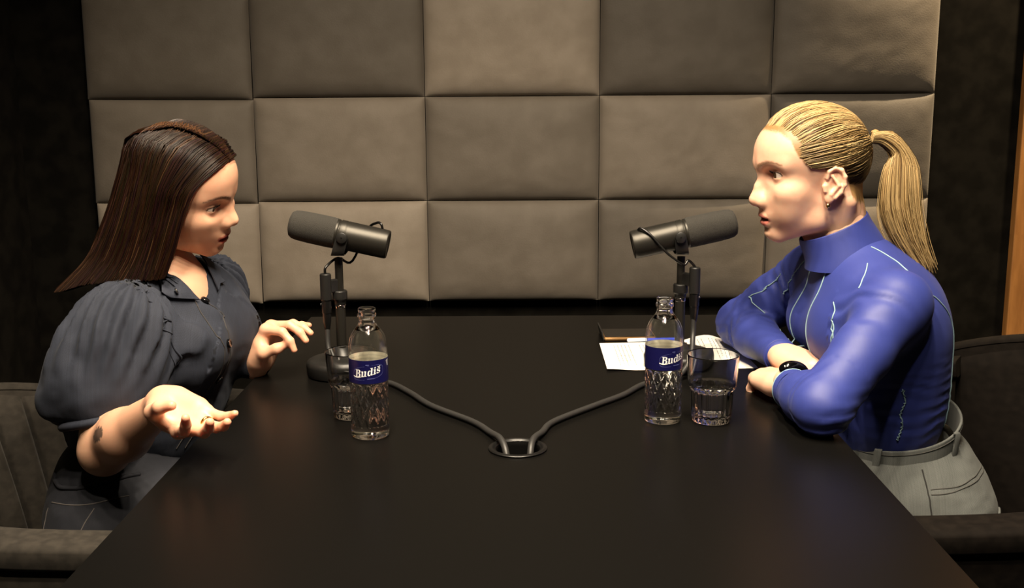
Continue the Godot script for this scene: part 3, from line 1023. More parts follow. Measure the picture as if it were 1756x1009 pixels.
# =====================================================================
#  a body or a garment: tapered capsules and ellipsoids joined with a
#  smooth minimum, meshed as surface nets
# =====================================================================
class Field:
	var ty := PackedInt32Array()        # 0 tapered capsule, 1 ellipsoid, 2 turned ellipsoid
	var a := PackedVector3Array()
	var b := PackedVector3Array()
	var inv := PackedFloat32Array()
	var r1 := PackedFloat32Array()
	var r2 := PackedFloat32Array()
	var k := PackedFloat32Array()
	var cut := PackedInt32Array()
	var mir := PackedInt32Array()
	var bs: Array[Basis] = []
	var mirror := 0
	var folds := 0                       # which folds displace the surface, 0 = none
	var fold_amp := 0.0
	var noise := FastNoiseLite.new()
	var noise2 := FastNoiseLite.new()
	var P := PackedVector3Array()        # key points that the folds refer to
	# result
	var verts := PackedVector3Array()
	var norms := PackedVector3Array()
	var index := PackedInt32Array()

	func _init() -> void:
		noise.seed = 3
		noise.frequency = 9.0
		noise.fractal_octaves = 3
		noise2.seed = 9
		noise2.frequency = 22.0
		noise2.fractal_octaves = 2

	func cone(p: Vector3, q: Vector3, ra: float, rb: float, kk := 0.01, c := 0) -> void:
		ty.append(0)
		a.append(p)
		b.append(q - p)
		inv.append(1.0 / maxf((q - p).length_squared(), 1e-9))
		r1.append(ra)
		r2.append(rb)
		k.append(kk)
		cut.append(c)
		mir.append(mirror)
		bs.append(Basis.IDENTITY)

	func ell(p: Vector3, r: Vector3, kk := 0.01, c := 0, turn := Basis.IDENTITY) -> void:
		ty.append(1 if turn == Basis.IDENTITY else 2)
		a.append(p)
		b.append(r)
		inv.append(0.0)
		r1.append(0.0)
		r2.append(0.0)
		k.append(kk)
		cut.append(c)
		mir.append(mirror)
		bs.append(turn.transposed())

	func one(i: int, p: Vector3) -> float:
		if mir[i] == 1:
			p.z = absf(p.z)
		var q := p - a[i]
		if ty[i] == 0:
			var t := clampf(q.dot(b[i]) * inv[i], 0.0, 1.0)
			return (q - b[i] * t).length() - (r1[i] + (r2[i] - r1[i]) * t)
		if ty[i] == 2:
			q = bs[i] * q
		var r := b[i]
		var u := q / r
		var k0 := u.length()
		if k0 < 1e-5:
			return -minf(r.x, minf(r.y, r.z))
		return k0 * (k0 - 1.0) / (u / r).length()

	func sd(p: Vector3, act: PackedInt32Array) -> float:
		var d := 1e3
		for i in act:
			var e := one(i, p)
			var kk := k[i]
			if cut[i] == 0:
				var h := maxf(kk - absf(d - e), 0.0)
				d = minf(d, e) - h * h * 0.25 / kk
			else:
				var h := maxf(kk - absf(d + e), 0.0)
				d = maxf(d, -e) + h * h * 0.25 / kk
		if folds != 0:
			d += fold(p)
		return d

	func everything() -> PackedInt32Array:
		var o := PackedInt32Array()
		for i in ty.size():
			o.append(i)
		return o

	# nearest point of the surface, by a few Newton steps
	func snap(p: Vector3, lift := 0.0) -> Vector3:
		var act := everything()
		for s in 7:
			var e := 0.001
			var d := sd(p, act)
			var g := Vector3(sd(p + Vector3(e, 0, 0), act) - d, sd(p + Vector3(0, e, 0), act) - d, sd(p + Vector3(0, 0, e), act) - d) / e
			p -= g * (d - lift) / maxf(g.length_squared(), 0.2)
		return p

	func grad(p: Vector3) -> Vector3:
		var act := everything()
		var e := 0.001
		var d := sd(p, act)
		return Vector3(sd(p + Vector3(e, 0, 0), act) - d, sd(p + Vector3(0, e, 0), act) - d, sd(p + Vector3(0, 0, e), act) - d).normalized()

	# distance along the segment P[i]-P[j] and away from it
	func along(p: Vector3, i: int, j: int) -> Vector2:
		var ab := P[j] - P[i]
		var t := (p - P[i]).dot(ab) / ab.length_squared()
		return Vector2(t, (p - P[i] - ab * t).length())

	func fold(p: Vector3) -> float:
		var o := 0.0
		if folds == 1:          # tight jersey: shallow rings at the bends, drawn-in waist
			for s in 2:
				var u := along(p, s * 3, s * 3 + 1)
				if u.y < 0.09:
					var w := exp(-pow((u.x - 0.93) / 0.22, 2.0)) + 0.8 * exp(-pow((u.x - 0.22) / 0.2, 2.0))
					o += 0.0030 * w * sin(u.x * 46.0 + 5.0 * noise.get_noise_3dv(p * 0.8)) * clampf(noise.get_noise_3dv(p * 0.45 + Vector3(s, 2, 0)) * 1.6 + 0.35, 0.0, 1.0)
				var v := along(p, s * 3 + 1, s * 3 + 2)
				if v.y < 0.07 and v.x > -0.2:
					var w2 := exp(-pow((v.x - 0.95) / 0.28, 2.0)) + 0.8 * exp(-pow((v.x - 0.1) / 0.22, 2.0))
					o += 0.0026 * w2 * sin(v.x * 34.0 + 5.0 * noise.get_noise_3dv(p * 0.8)) * clampf(noise.get_noise_3dv(p * 0.5) * 1.6 + 0.4, 0.0, 1.0)
			var waist := exp(-pow((p.y - 0.725) / 0.055, 2.0))
			o += 0.0019 * waist * sin(p.y * 330.0 + 6.0 * noise.get_noise_3dv(p * 0.7)) * clampf(noise.get_noise_3dv(p * 0.6 + Vector3(5, 0, 0)) * 1.8 + 0.5, 0.0, 1.0)
			o += 0.0016 * noise.get_noise_3dv(p * 0.9)
		elif folds == 2:        # gathered denim: pleats that fan from the shoulder seam, soft dents below
			for s in 2:
				var c := P[s * 2]          # sleeve crown
				var m := P[s * 2 + 1]      # sleeve middle
				var ax := (m - c).normalized()
				var q := p - c
				var t := q.dot(ax)
				var flat := q - ax * t
				if flat.length() < 0.14 and t < 0.30:
					var e1 := ax.cross(Vector3.UP).normalized()
					var e2 := ax.cross(e1)
					var ang := atan2(flat.dot(e2), flat.dot(e1))
					var w := smoothstep(-0.06, 0.01, t) * (1.0 - smoothstep(0.07, 0.17, t))
					o += 0.0042 * w * sin(ang * 17.0 + 2.2 * noise.get_noise_3dv(p * 0.7))
					o += 0.010 * smoothstep(0.02, 0.12, t) * noise.get_noise_3dv(Vector3(p.x, p.y * 0.55, p.z) * 0.75)
			o += 0.0040 * noise.get_noise_3dv(p * 0.8) + 0.0012 * noise2.get_noise_3dv(p)
		elif folds == 3:        # jeans: creases across the lap
			o += 0.0030 * noise.get_noise_3dv(Vector3(p.x * 0.6, p.y * 1.5, p.z * 0.6)) + 0.0012 * noise2.get_noise_3dv(Vector3(p.x * 0.5, p.y * 1.6, p.z * 0.6))
		return o

	func build(cell: float, lo: Vector3, hi: Vector3) -> void:
		verts.clear()
		norms.clear()
		index.clear()
		var bsz := 6
		var nb := Vector3i(((hi - lo) / (cell * bsz)).ceil())
		var n := nb * bsz + Vector3i.ONE
		var nx := n.x
		var nxy := n.x * n.y
		var vals := PackedFloat32Array()
		vals.resize(nxy * n.z)
		vals.fill(1.0)
		var rb := cell * bsz * 0.5 * 1.7321
		var all := everything()
		var live: Array[Vector3i] = []
		var acts: Array[PackedInt32Array] = []
		var map := {}
		for bz in nb.z:
			for by in nb.y:
				for bx in nb.x:
					var c := lo + (Vector3(bx, by, bz) + Vector3(0.5, 0.5, 0.5)) * cell * bsz
					var act := PackedInt32Array()
					var has := false
					for i in all:
						if one(i, c) < rb * 1.25 + k[i] + cell + fold_amp:
							act.append(i)
							if cut[i] == 0:
								has = true
					if not has:
						continue
					var d := sd(c, act)
					var x0 := bx * bsz
					var y0 := by * bsz
					var z0 := bz * bsz
					if absf(d) > rb * 1.3 + cell * 1.8 + fold_amp:
						if d < 0.0:
							for z in bsz:
								for y in bsz:
									var o := x0 + (y0 + y) * nx + (z0 + z) * nxy
									for x in bsz:
										vals[o + x] = d
						continue
					live.append(Vector3i(bx, by, bz))
					acts.append(act)
					for z in bsz:
						for y in bsz:
							var o := x0 + (y0 + y) * nx + (z0 + z) * nxy
							var p := lo + Vector3(x0, y0 + y, z0 + z) * cell
							for x in bsz:
								vals[o + x] = sd(p, act)
								p.x += cell
		var vid := PackedInt32Array()
		vid.resize(nxy * n.z)
		vid.fill(-1)
		var offs := [0, 1, nx, nx + 1, nxy, nxy + 1, nxy + nx, nxy + nx + 1]
		var cor: Array[Vector3] = []
		for i in 8:
			cor.append(Vector3(i & 1, (i >> 1) & 1, (i >> 2) & 1))
		var edges := [[0, 1], [2, 3], [4, 5], [6, 7], [0, 2], [1, 3], [4, 6], [5, 7], [0, 4], [1, 5], [2, 6], [3, 7]]
		var v8 := PackedFloat32Array()
		v8.resize(8)
		var cells := PackedInt32Array()
		var e := cell * 0.45
		for li in live.size():
			var bk := live[li]
			var act := acts[li]
			for z in range(bk.z * bsz, mini(bk.z * bsz + bsz, n.z - 1)):
				for y in range(bk.y * bsz, mini(bk.y * bsz + bsz, n.y - 1)):
					for x in range(bk.x * bsz, mini(bk.x * bsz + bsz, nx - 1)):
						var o := x + y * nx + z * nxy
						var s0 := vals[o] < 0.0
						if (vals[o + 1] < 0.0) == s0 and (vals[o + nx] < 0.0) == s0 and (vals[o + nx + 1] < 0.0) == s0 and (vals[o + nxy] < 0.0) == s0 and (vals[o + nxy + 1] < 0.0) == s0 and (vals[o + nxy + nx] < 0.0) == s0 and (vals[o + nxy + nx + 1] < 0.0) == s0:
							continue
						for i in 8:
							v8[i] = vals[o + offs[i]]
						var sum := Vector3.ZERO
						var cnt := 0
						for ed in edges:
							var va := v8[ed[0]]
							var vb := v8[ed[1]]
							if (va < 0.0) != (vb < 0.0):
								sum += cor[ed[0]].lerp(cor[ed[1]], va / (va - vb))
								cnt += 1
						var p := lo + (Vector3(x, y, z) + sum / cnt) * cell
						var d := sd(p, act)
						var g := Vector3(sd(p + Vector3(e, 0, 0), act) - d, sd(p + Vector3(0, e, 0), act) - d, sd(p + Vector3(0, 0, e), act) - d)
						var gl := g.length()
						if gl > 1e-9:
							g /= gl
							p -= g * clampf(d, -cell * 0.4, cell * 0.4) * 0.8
						vid[o] = verts.size()
						verts.append(p)
						norms.append(g)
						cells.append(o)
		# one quad round every crossed edge
		for ci in cells.size():
			var o := cells[ci]
			var s0 := vals[o] < 0.0
			for ax in 3:
				var st: int = [1, nx, nxy][ax]
				if (vals[o + st] < 0.0) == s0:
					continue
				var u: int = [nx, nxy, 1][ax]
				var w: int = [nxy, 1, nx][ax]
				if o - u - w < 0:
					continue
				var q0 := vid[o]
				var q1 := vid[o - u]
				var q2 := vid[o - u - w]
				var q3 := vid[o - w]
				if q1 < 0 or q2 < 0 or q3 < 0:
					continue
				if s0:
					index.append_array(PackedInt32Array([q0, q2, q1, q0, q3, q2]))
				else:
					index.append_array(PackedInt32Array([q0, q1, q2, q0, q2, q3]))

	# box round all adding shapes
	func bounds(pad: float) -> AABB:
		var lo := Vector3.ONE * 1e6
		var hi := -lo
		for i in ty.size():
			if cut[i] == 1:
				continue
			var e0: Vector3
			var e1: Vector3
			if ty[i] == 0:
				var r := maxf(r1[i], r2[i])
				var q := a[i] + b[i]
				e0 = Vector3(minf(a[i].x, q.x), minf(a[i].y, q.y), minf(a[i].z, q.z)) - Vector3.ONE * r
				e1 = Vector3(maxf(a[i].x, q.x), maxf(a[i].y, q.y), maxf(a[i].z, q.z)) + Vector3.ONE * r
			else:
				var r := maxf(b[i].x, maxf(b[i].y, b[i].z)) if ty[i] == 2 else 0.0
				var rr := Vector3(r, r, r) if ty[i] == 2 else b[i]
				e0 = a[i] - rr
				e1 = a[i] + rr
			if mir[i] == 1:
				var m := maxf(absf(e0.z), absf(e1.z))
				e0.z = -m
				e1.z = m
			lo = Vector3(minf(lo.x, e0.x), minf(lo.y, e0.y), minf(lo.z, e0.z))
			hi = Vector3(maxf(hi.x, e1.x), maxf(hi.y, e1.y), maxf(hi.z, e1.z))
		return AABB(lo - Vector3.ONE * pad, hi - lo + Vector3.ONE * pad * 2.0)

# gathers several fields (and strands) into one mesh with vertex colours
class Surf:
	var v := PackedVector3Array()
	var n := PackedVector3Array()
	var c := PackedColorArray()
	var i := PackedInt32Array()

	func add(f: Field, xf: Transform3D, colors: PackedColorArray) -> void:
		var o := v.size()
		for q in f.verts.size():
			v.append(xf * f.verts[q])
			n.append((xf.basis * f.norms[q]).normalized())
		c.append_array(colors)
		for q in f.index:
			i.append(o + q)

	# a flat-sided strand that tapers to both ends
	func strand(path: PackedVector3Array, r: float, col: Color, r_end := 0.35) -> void:
		var o := v.size()
		var last := path.size() - 1
		var up := Vector3(0.3, 0.9, 0.31).normalized()
		for q in path.size():
			var t := (path[mini(q + 1, last)] - path[maxi(q - 1, 0)]).normalized()
			var side := t.cross(up)
			if side.length() < 0.05:
				side = t.cross(Vector3.RIGHT)
			side = side.normalized()
			var w := side.cross(t)
			var f := float(q) / last
			var rr := r * lerpf(1.0, r_end, f) * (0.6 if q == 0 else 1.0)
			for s in 3:
				var ang := TAU * s / 3.0
				var dir := side * cos(ang) + w * sin(ang)
				v.append(path[q] + dir * rr)
				n.append(dir)
				c.append(col)
		for q in last:
			for s in 3:
				var a := o + q * 3 + s
				var b := o + q * 3 + (s + 1) % 3
				i.append_array(PackedInt32Array([a, b, b + 3, a, b + 3, a + 3]))

func skin_mesh(s: Surf) -> ArrayMesh:
	return arrays_mesh(s.v, s.n, s.i, s.c)

# =====================================================================
#  people
# =====================================================================
func mm(x: float, y: float, z: float) -> Vector3:
	return Vector3(x, y, z) * 0.001

func lin(r: float, g: float, b: float) -> Color:
	return Color(r, g, b).srgb_to_linear()

# the head in its own axes (millimetres): x to the face, y up, z to one side, origin between the ears
# q: chin drop, nose, mouth opening
var eye_y := 18.0          # height of the eyes above the ear line, in millimetres
var brow_x := 56.0         # how far the forehead comes forward

func head_field(s: float, nose: Array, mouth: float, smile: float, slit: float) -> Field:
	var f := Field.new()
	# s shortens what lies below the bridge of the nose
	f.ell(mm(14, 46, 0), mm(84, 76, 70), 0.010)                                    # cranium
	f.ell(mm(brow_x, 48, 0), mm(43, 46, 57), 0.020)                                    # forehead
	f.ell(mm(45, yy(-14, s), 0), mm(42, 55 * s, 52), 0.022)                        # middle of the face
	f.mirror = 1
	f.ell(mm(60, yy(-8, s), 42), mm(22, 15, 16), 0.020)                           # cheekbones
	f.ell(mm(58, yy(-36, s), 29), mm(19, 22, 17), 0.026)                           # cheeks
	f.cone(mm(4, yy(-26, s), 46), mm(14, yy(-50, s), 38), 0.011, 0.010, 0.034)     # jaw angle
	f.cone(mm(14, yy(-50, s), 38), mm(64, yy(-75, s), 10), 0.010, 0.011, 0.022)     # jaw line
	f.cone(mm(brow_x + 34, eye_y + 14, 10), mm(brow_x + 16, eye_y + 16, 45), 0.008, 0.006, 0.016)                    # brow ridge
	f.mirror = 0
	f.ell(mm(66, yy(-43, s), 0), mm(25.5, 22 * s, 26), 0.016)                        # muzzle
	f.ell(mm(69, yy(-72, s), 0), mm(14, 11, 15), 0.014)                        # chin
	# eye sockets, eyelids and the slit between them
	f.mirror = 1
	f.ell(mm(90, eye_y, 31), mm(15, 10, 17), 0.014, 1)
	f.ell(mm(71.5, eye_y, 31), mm(13.4, 13.2, 14.0), 0.005)
	f.ell(mm(86, eye_y + 0.3, 34), mm(15, slit, 13.2), 0.0015, 1)
	# nose
	f.mirror = 0
	for i in nose.size() - 1:
		var a: Array = nose[i]
		var b: Array = nose[i + 1]
		f.cone(mm(a[0], yy(a[1], s), 0), mm(b[0], yy(b[1], s), 0), a[2] * 0.001, b[2] * 0.001, 0.010)
	var tip: Array = nose[nose.size() - 1]
	f.mirror = 1
	f.ell(mm(tip[0] - 9, yy(tip[1] - 3.5, s), 9.5), mm(8.5, 6.5, 6.2), 0.006)      # wings
	f.cone(mm(tip[0] - 26, yy(tip[1] + 4, s), 17), mm(tip[0] - 13, yy(tip[1] + 3, s), 8), 0.008, 0.007, 0.016)
	f.ell(mm(tip[0] - 6, yy(tip[1] - 9, s), 6), mm(6.0, 4.0, 2.8), 0.003, 1)       # nostrils
	# lips
	var my := -50.5
	f.cone(mm(89, yy(my + 5, s), 2), mm(86, yy(my + 4.5, s), 10), 0.0050, 0.0042, 0.005)
	f.cone(mm(86, yy(my + 4.5, s), 10), mm(73, yy(my + smile, s), 22), 0.0040, 0.0020, 0.006)
	f.cone(mm(85.5, yy(my - 6 - mouth, s), 0), mm(83, yy(my - 5.5 - mouth, s), 9), 0.0056, 0.0046, 0.005)
	f.cone(mm(83, yy(my - 5.5 - mouth, s), 9), mm(72, yy(my + smile * 0.8, s), 21), 0.0044, 0.0020, 0.006)
	f.mirror = 0
	f.ell(mm(88, yy(my - mouth * 0.5, s), 0), mm(15, 1.2 + mouth * 0.75, 17), 0.003, 1)
	f.ell(mm(91, yy(my - 14.5 - mouth, s), 0), mm(7.5, 3.5, 16), 0.008, 1)             # hollow above the chin
	# ear: a leaf with a rolled rim, a bowl and a lobe
	f.mirror = 1
	var tilt := Basis(Vector3(0, 0, 1), 0.16) * Basis(Vector3(0, 1, 0), 0.30)
	f.ell(mm(5, 8, 69), mm(13.5, 24, 4.0), 0.006, 0, tilt)
	f.ell(mm(11, -13, 67.5), mm(7, 9.5, 4.0), 0.006, 0, tilt)
	f.ell(mm(8, 6, 75.5), mm(6.5, 11, 6.0), 0.002, 1, tilt)
	f.ell(mm(6, 18, 75.0), mm(7.5, 7.5, 3.6), 0.002, 1, tilt)
	var rim := [mm(16, 16, 69.5), mm(14, 26, 71.5), mm(6, 31, 73.5), mm(-3, 28, 75.5), mm(-8, 18, 77), mm(-8, 6, 76.5), mm(-4, -5, 74.5), mm(3, -13, 72)]
	for q in rim.size() - 1:
		f.cone(rim[q], rim[q + 1], 0.0030, 0.0030, 0.0025)
	f.cone(mm(19, 4, 67.5), mm(18, -3, 68.5), 0.0040, 0.0032, 0.004)
	f.cone(mm(9, 19, 71.5), mm(0, 5, 74.5), 0.0024, 0.0022, 0.003)
	f.cone(mm(0, 5, 74.5), mm(9, -8, 71.5), 0.0022, 0.0024, 0.003)
	f.mirror = 0
	# neck
	f.cone(mm(-18, -20, 0), mm(-42, -105, 0), 0.047, 0.045, 0.022)
	f.cone(mm(6, -60, 0), mm(-26, -118, 0), 0.022, 0.028, 0.016)
	f.mirror = 1
	f.cone(mm(-24, -22, 54), mm(-16, -112, 16), 0.012, 0.010, 0.020)               # neck muscle
	return f

func yy(y: float, s: float) -> float:
	return y if y > 17.0 else 17.0 + (y - 17.0) * s

# colours of the head skin: lips, brows, scalp; mouth gap holds painted shade
func head_colors(f: Field, s: float, skin: Color, lip: Color, brow: Color, scalp: Color, mouth: float, smile: float, sleek: bool) -> PackedColorArray:
	var out := PackedColorArray()
	var nz := FastNoiseLite.new()
	nz.seed = 4
	nz.frequency = 0.08
	for p0 in f.verts:
		var p := p0 * 1000.0
		var z := absf(p.z)
		var c := skin
		var n := nz.get_noise_3dv(p)
		c = c.lerp(Color(skin.r * 1.02, skin.g * 0.86, skin.b * 0.80), clampf(0.25 + n, 0.0, 0.6) * 0.5)
		# lips
		if p.x > 62.0 and z < 24.0:
			var my := yy(-50.5, s) + smile * pow(z / 23.0, 2.0)
			var up := (8.6 - 1.6 * exp(-pow(z / 2.5, 2.0))) * (1.0 - pow(z / 24.0, 2.2))
			var dn := (10.5 + mouth) * (1.0 - pow(z / 23.0, 2.0))
			var e := minf((my + up * s) - p.y, p.y - (my - dn * s))
			c = c.lerp(lip, smoothstep(-0.6, 0.8, e))
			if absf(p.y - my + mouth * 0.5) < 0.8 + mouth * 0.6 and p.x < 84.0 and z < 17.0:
				c = lip * 0.35  # shade between the lips, painted as darkened lip colour
		# brows
		if p.x > 46.0 and z > 8.0 and z < 58.0:
			var t := (z - 10.0) / 44.0
			var by := eye_y + 12.0 + 9.5 * sin(clampf(t, 0, 1) * 2.35) - 3.0 * t
			var wd := lerpf(2.9, 1.1, clampf(t, 0, 1)) * (1.0 if t > 0 and t < 1 else 0.0)
			c = c.lerp(brow, 0.85 * (1.0 - smoothstep(wd - 0.9, wd + 0.9, absf(p.y - by))) * clampf(0.85 + nz.get_noise_3d(p.x * 6, p.y * 3, p.z * 9) * 0.6, 0, 1))
		# rims of the eyelids
		var el := ((p - Vector3(86, eye_y + 0.3, signf(p.z) * 34)) / Vector3(15, 4.2, 13.2)).length()
		if p.x > 60.0 and el < 1.28:
			c = c.lerp(brow * 0.6, (1.0 - smoothstep(1.02, 1.28, el)) * (0.9 if p.y > eye_y else 0.45))
		# scalp under the hair
		var line := hairline(p.x - 0.29 * z, sleek)
		var hy := line + 3.0 * nz.get_noise_3dv(p * 3.0)
		if z < 68.0 or p.y > 33.0 or p.x < -10.0:
			c = c.lerp(scalp, smoothstep(-3.0, 4.0, p.y - hy))
		out.append(c)
	return out

func hairline(x: float, sleek: bool) -> float:
	var xs := [-200.0, -60.0, -46.0, -31.0, 4.0, 24.0, 41.0, 53.0, 70.0, 110.0]
	var ys := [-30.0, -26.0, -16.0, 30.0, 29.0, 32.0, 48.0, 70.0, 82.0, 86.0]
	if not sleek:
		ys = [-30.0, -26.0, -16.0, 20.0, 26.0, 40.0, 58.0, 72.0, 80.0, 84.0]
	for i in xs.size() - 1:
		if x < xs[i + 1]:
			return lerpf(ys[i], ys[i + 1], (x - xs[i]) / (xs[i + 1] - xs[i]))
	return 86.0

func flat_colors(n: int, c: Color) -> PackedColorArray:
	var o := PackedColorArray()
	o.resize(n)
	o.fill(c)
	return o

# an eyeball with iris and pupil, looking along +x of the head
func eye_mesh(gaze: Vector3, iris: Color) -> ArrayMesh:
	var rows := 40
	var cols := 40
	var p := PackedVector3Array()
	var n := PackedVector3Array()
	var c := PackedColorArray()
	var idx := PackedInt32Array()
	var B := aim(gaze, Vector3.UP)
	for r in rows + 1:
		var th := PI * pow(float(r) / rows, 1.5)
		for q in cols:
			var ph := TAU * q / cols
			var d := B * Vector3(sin(th) * cos(ph), cos(th), sin(th) * sin(ph))
			var rad := 0.0121 + (0.0007 * (1.0 - smoothstep(0.30, 0.52, th)))
			p.append(d * rad)
			n.append(d)
			var col := lin(0.86, 0.80, 0.75)
			if th < 0.20:
				col = lin(0.02, 0.015, 0.015)
			elif th < 0.44:
				col = iris.lerp(iris * 0.4, smoothstep(0.36, 0.44, th))
			elif th < 0.50:
				col = iris * 0.3
			c.append(col)
	for r in rows:
		for q in cols:
			var a := r * cols + q
			var b := r * cols + (q + 1) % cols
			idx.append_array(PackedInt32Array([a, b + cols, b, a, a + cols, b + cols]))
	return arrays_mesh(p, n, idx, c)

# a hand on a wrist. d: along the fingers, n: out of the palm, right: right hand
# bend: for index..little finger three angles; thumb: points in (along, thumbwards, palmwards)
func hand(f: Field, w: Vector3, d: Vector3, n: Vector3, right: bool, bend: Array, fan: Array, thumb: Array, s := 1.0) -> Array:
	d = d.normalized()
	n = (n - d * d.dot(n)).normalized()
	var t := d.cross(n) if right else n.cross(d)
	var kn := [Vector3(0.083, 0.027, 0.0), Vector3(0.088, 0.008, -0.003), Vector3(0.083, -0.011, -0.002), Vector3(0.074, -0.028, 0.002)]
	var ln := [[0.040, 0.024, 0.019], [0.044, 0.027, 0.020], [0.041, 0.025, 0.019], [0.032, 0.019, 0.017]]
	var rad := [[0.0096, 0.0085, 0.0076, 0.0062], [0.0098, 0.0087, 0.0078, 0.0064], [0.0094, 0.0082, 0.0073, 0.0060], [0.0084, 0.0072, 0.0064, 0.0054]]
	var tips := []
	# wrist and palm
	f.cone(w - d * 0.010 * s, w + d * 0.008 * s, 0.0235 * s, 0.0225 * s, 0.012)
	for i in 4:
		var q: Vector3 = kn[i]
		var k0 := w + (d * 0.006 + t * (0.016 - 0.0105 * i)) * s
		var k1 := w + (d * q.x + t * q.y + n * q.z) * s
		f.cone(k0, k1, 0.0150 * s, 0.0108 * s, 0.014)
	f.cone(w + (d * 0.016 + t * 0.020 + n * 0.008) * s, w + (d * 0.050 + t * 0.031 + n * 0.008) * s, 0.0150 * s, 0.0120 * s, 0.014)
	f.cone(w + (d * 0.014 - t * 0.016 + n * 0.006) * s, w + (d * 0.055 - t * 0.026 + n * 0.005) * s, 0.0140 * s, 0.0115 * s, 0.014)
	for i in 4:
		var q: Vector3 = kn[i]
		var p := w + (d * q.x + t * q.y + n * q.z) * s
		var fd: Vector3 = (d * cos(fan[i]) + t * sin(fan[i])).normalized()
		var ang := 0.0
		var joints := [p]
		for j in 3:
			ang += bend[i][j]
			var dir := (fd * cos(ang) + n * sin(ang)).normalized()
			var p2: Vector3 = p + dir * ln[i][j] * s
			f.cone(p, p2, rad[i][j] * s, rad[i][j + 1] * s, 0.0035 if j > 0 else 0.006)
			p = p2
			joints.append(p)
		tips.append(joints)
	var tp := []
	for q in thumb:
		tp.append(w + (d * q[0] + t * q[1] + n * q[2]) * s)
	var tr := [0.0150, 0.0115, 0.0098, 0.0074]
	for j in tp.size() - 1:
		f.cone(tp[j], tp[j + 1], tr[j] * s, tr[j + 1] * s, 0.006 if j > 0 else 0.012)
	tips.append(tp)
	return tips


func cloth(c: Color, rough: float, tex: Texture2D, scale: float, sheen := 0.0) -> StandardMaterial3D:
	var m := mat(c, rough)
	if tex != null:
		m.albedo_texture = tex
	if sheen > 0.0:
		m.rim_enabled = true
		m.rim = sheen
		m.rim_tint = 0.6
	return tri(m, scale)

func skin_material() -> StandardMaterial3D:
	var m := mat(Color(1, 1, 1), 0.46)
	m.vertex_color_use_as_albedo = true
	m.subsurf_scatter_enabled = true
	m.subsurf_scatter_strength = 0.12
	m.normal_enabled = true
	m.normal_texture = noise_tex(0.25, 71, Color(), Color(), 256, 3, true, 2.0)
	m.normal_scale = 0.15
	return tri(m, 12.0)

func hair_material() -> StandardMaterial3D:
	var m := mat(Color(1, 1, 1), 0.36)
	m.vertex_color_use_as_albedo = true
	return m

func field_mesh(f: Field, cell: float, origin: Vector3) -> ArrayMesh:
	var b := f.bounds(f.fold_amp + cell * 2.0)
	f.build(cell * Q, b.position, b.end)
	var s := Surf.new()
	s.add(f, Transform3D(Basis.IDENTITY, -origin), flat_colors(f.verts.size(), Color.WHITE))
	return arrays_mesh(s.v, s.n, s.i)

# raised stitching along points that are drawn onto a garment
func seam(f: Field, pts: Array, r: float, origin: Vector3, wavy := 0.0, lift := 0.0) -> ArrayMesh:
	var path := PackedVector3Array()
	var raw := spline(pts, pts.size() * 9)
	for i in raw.size():
		var p := f.snap(raw[i], lift)
		if wavy > 0.0:
			p = f.snap(p + Vector3(sin(i * 2.1), sin(i * 1.7 + 1.0), sin(i * 2.6)) * wavy, lift)
		path.append(p - origin)
	return tube(path, r, 6)

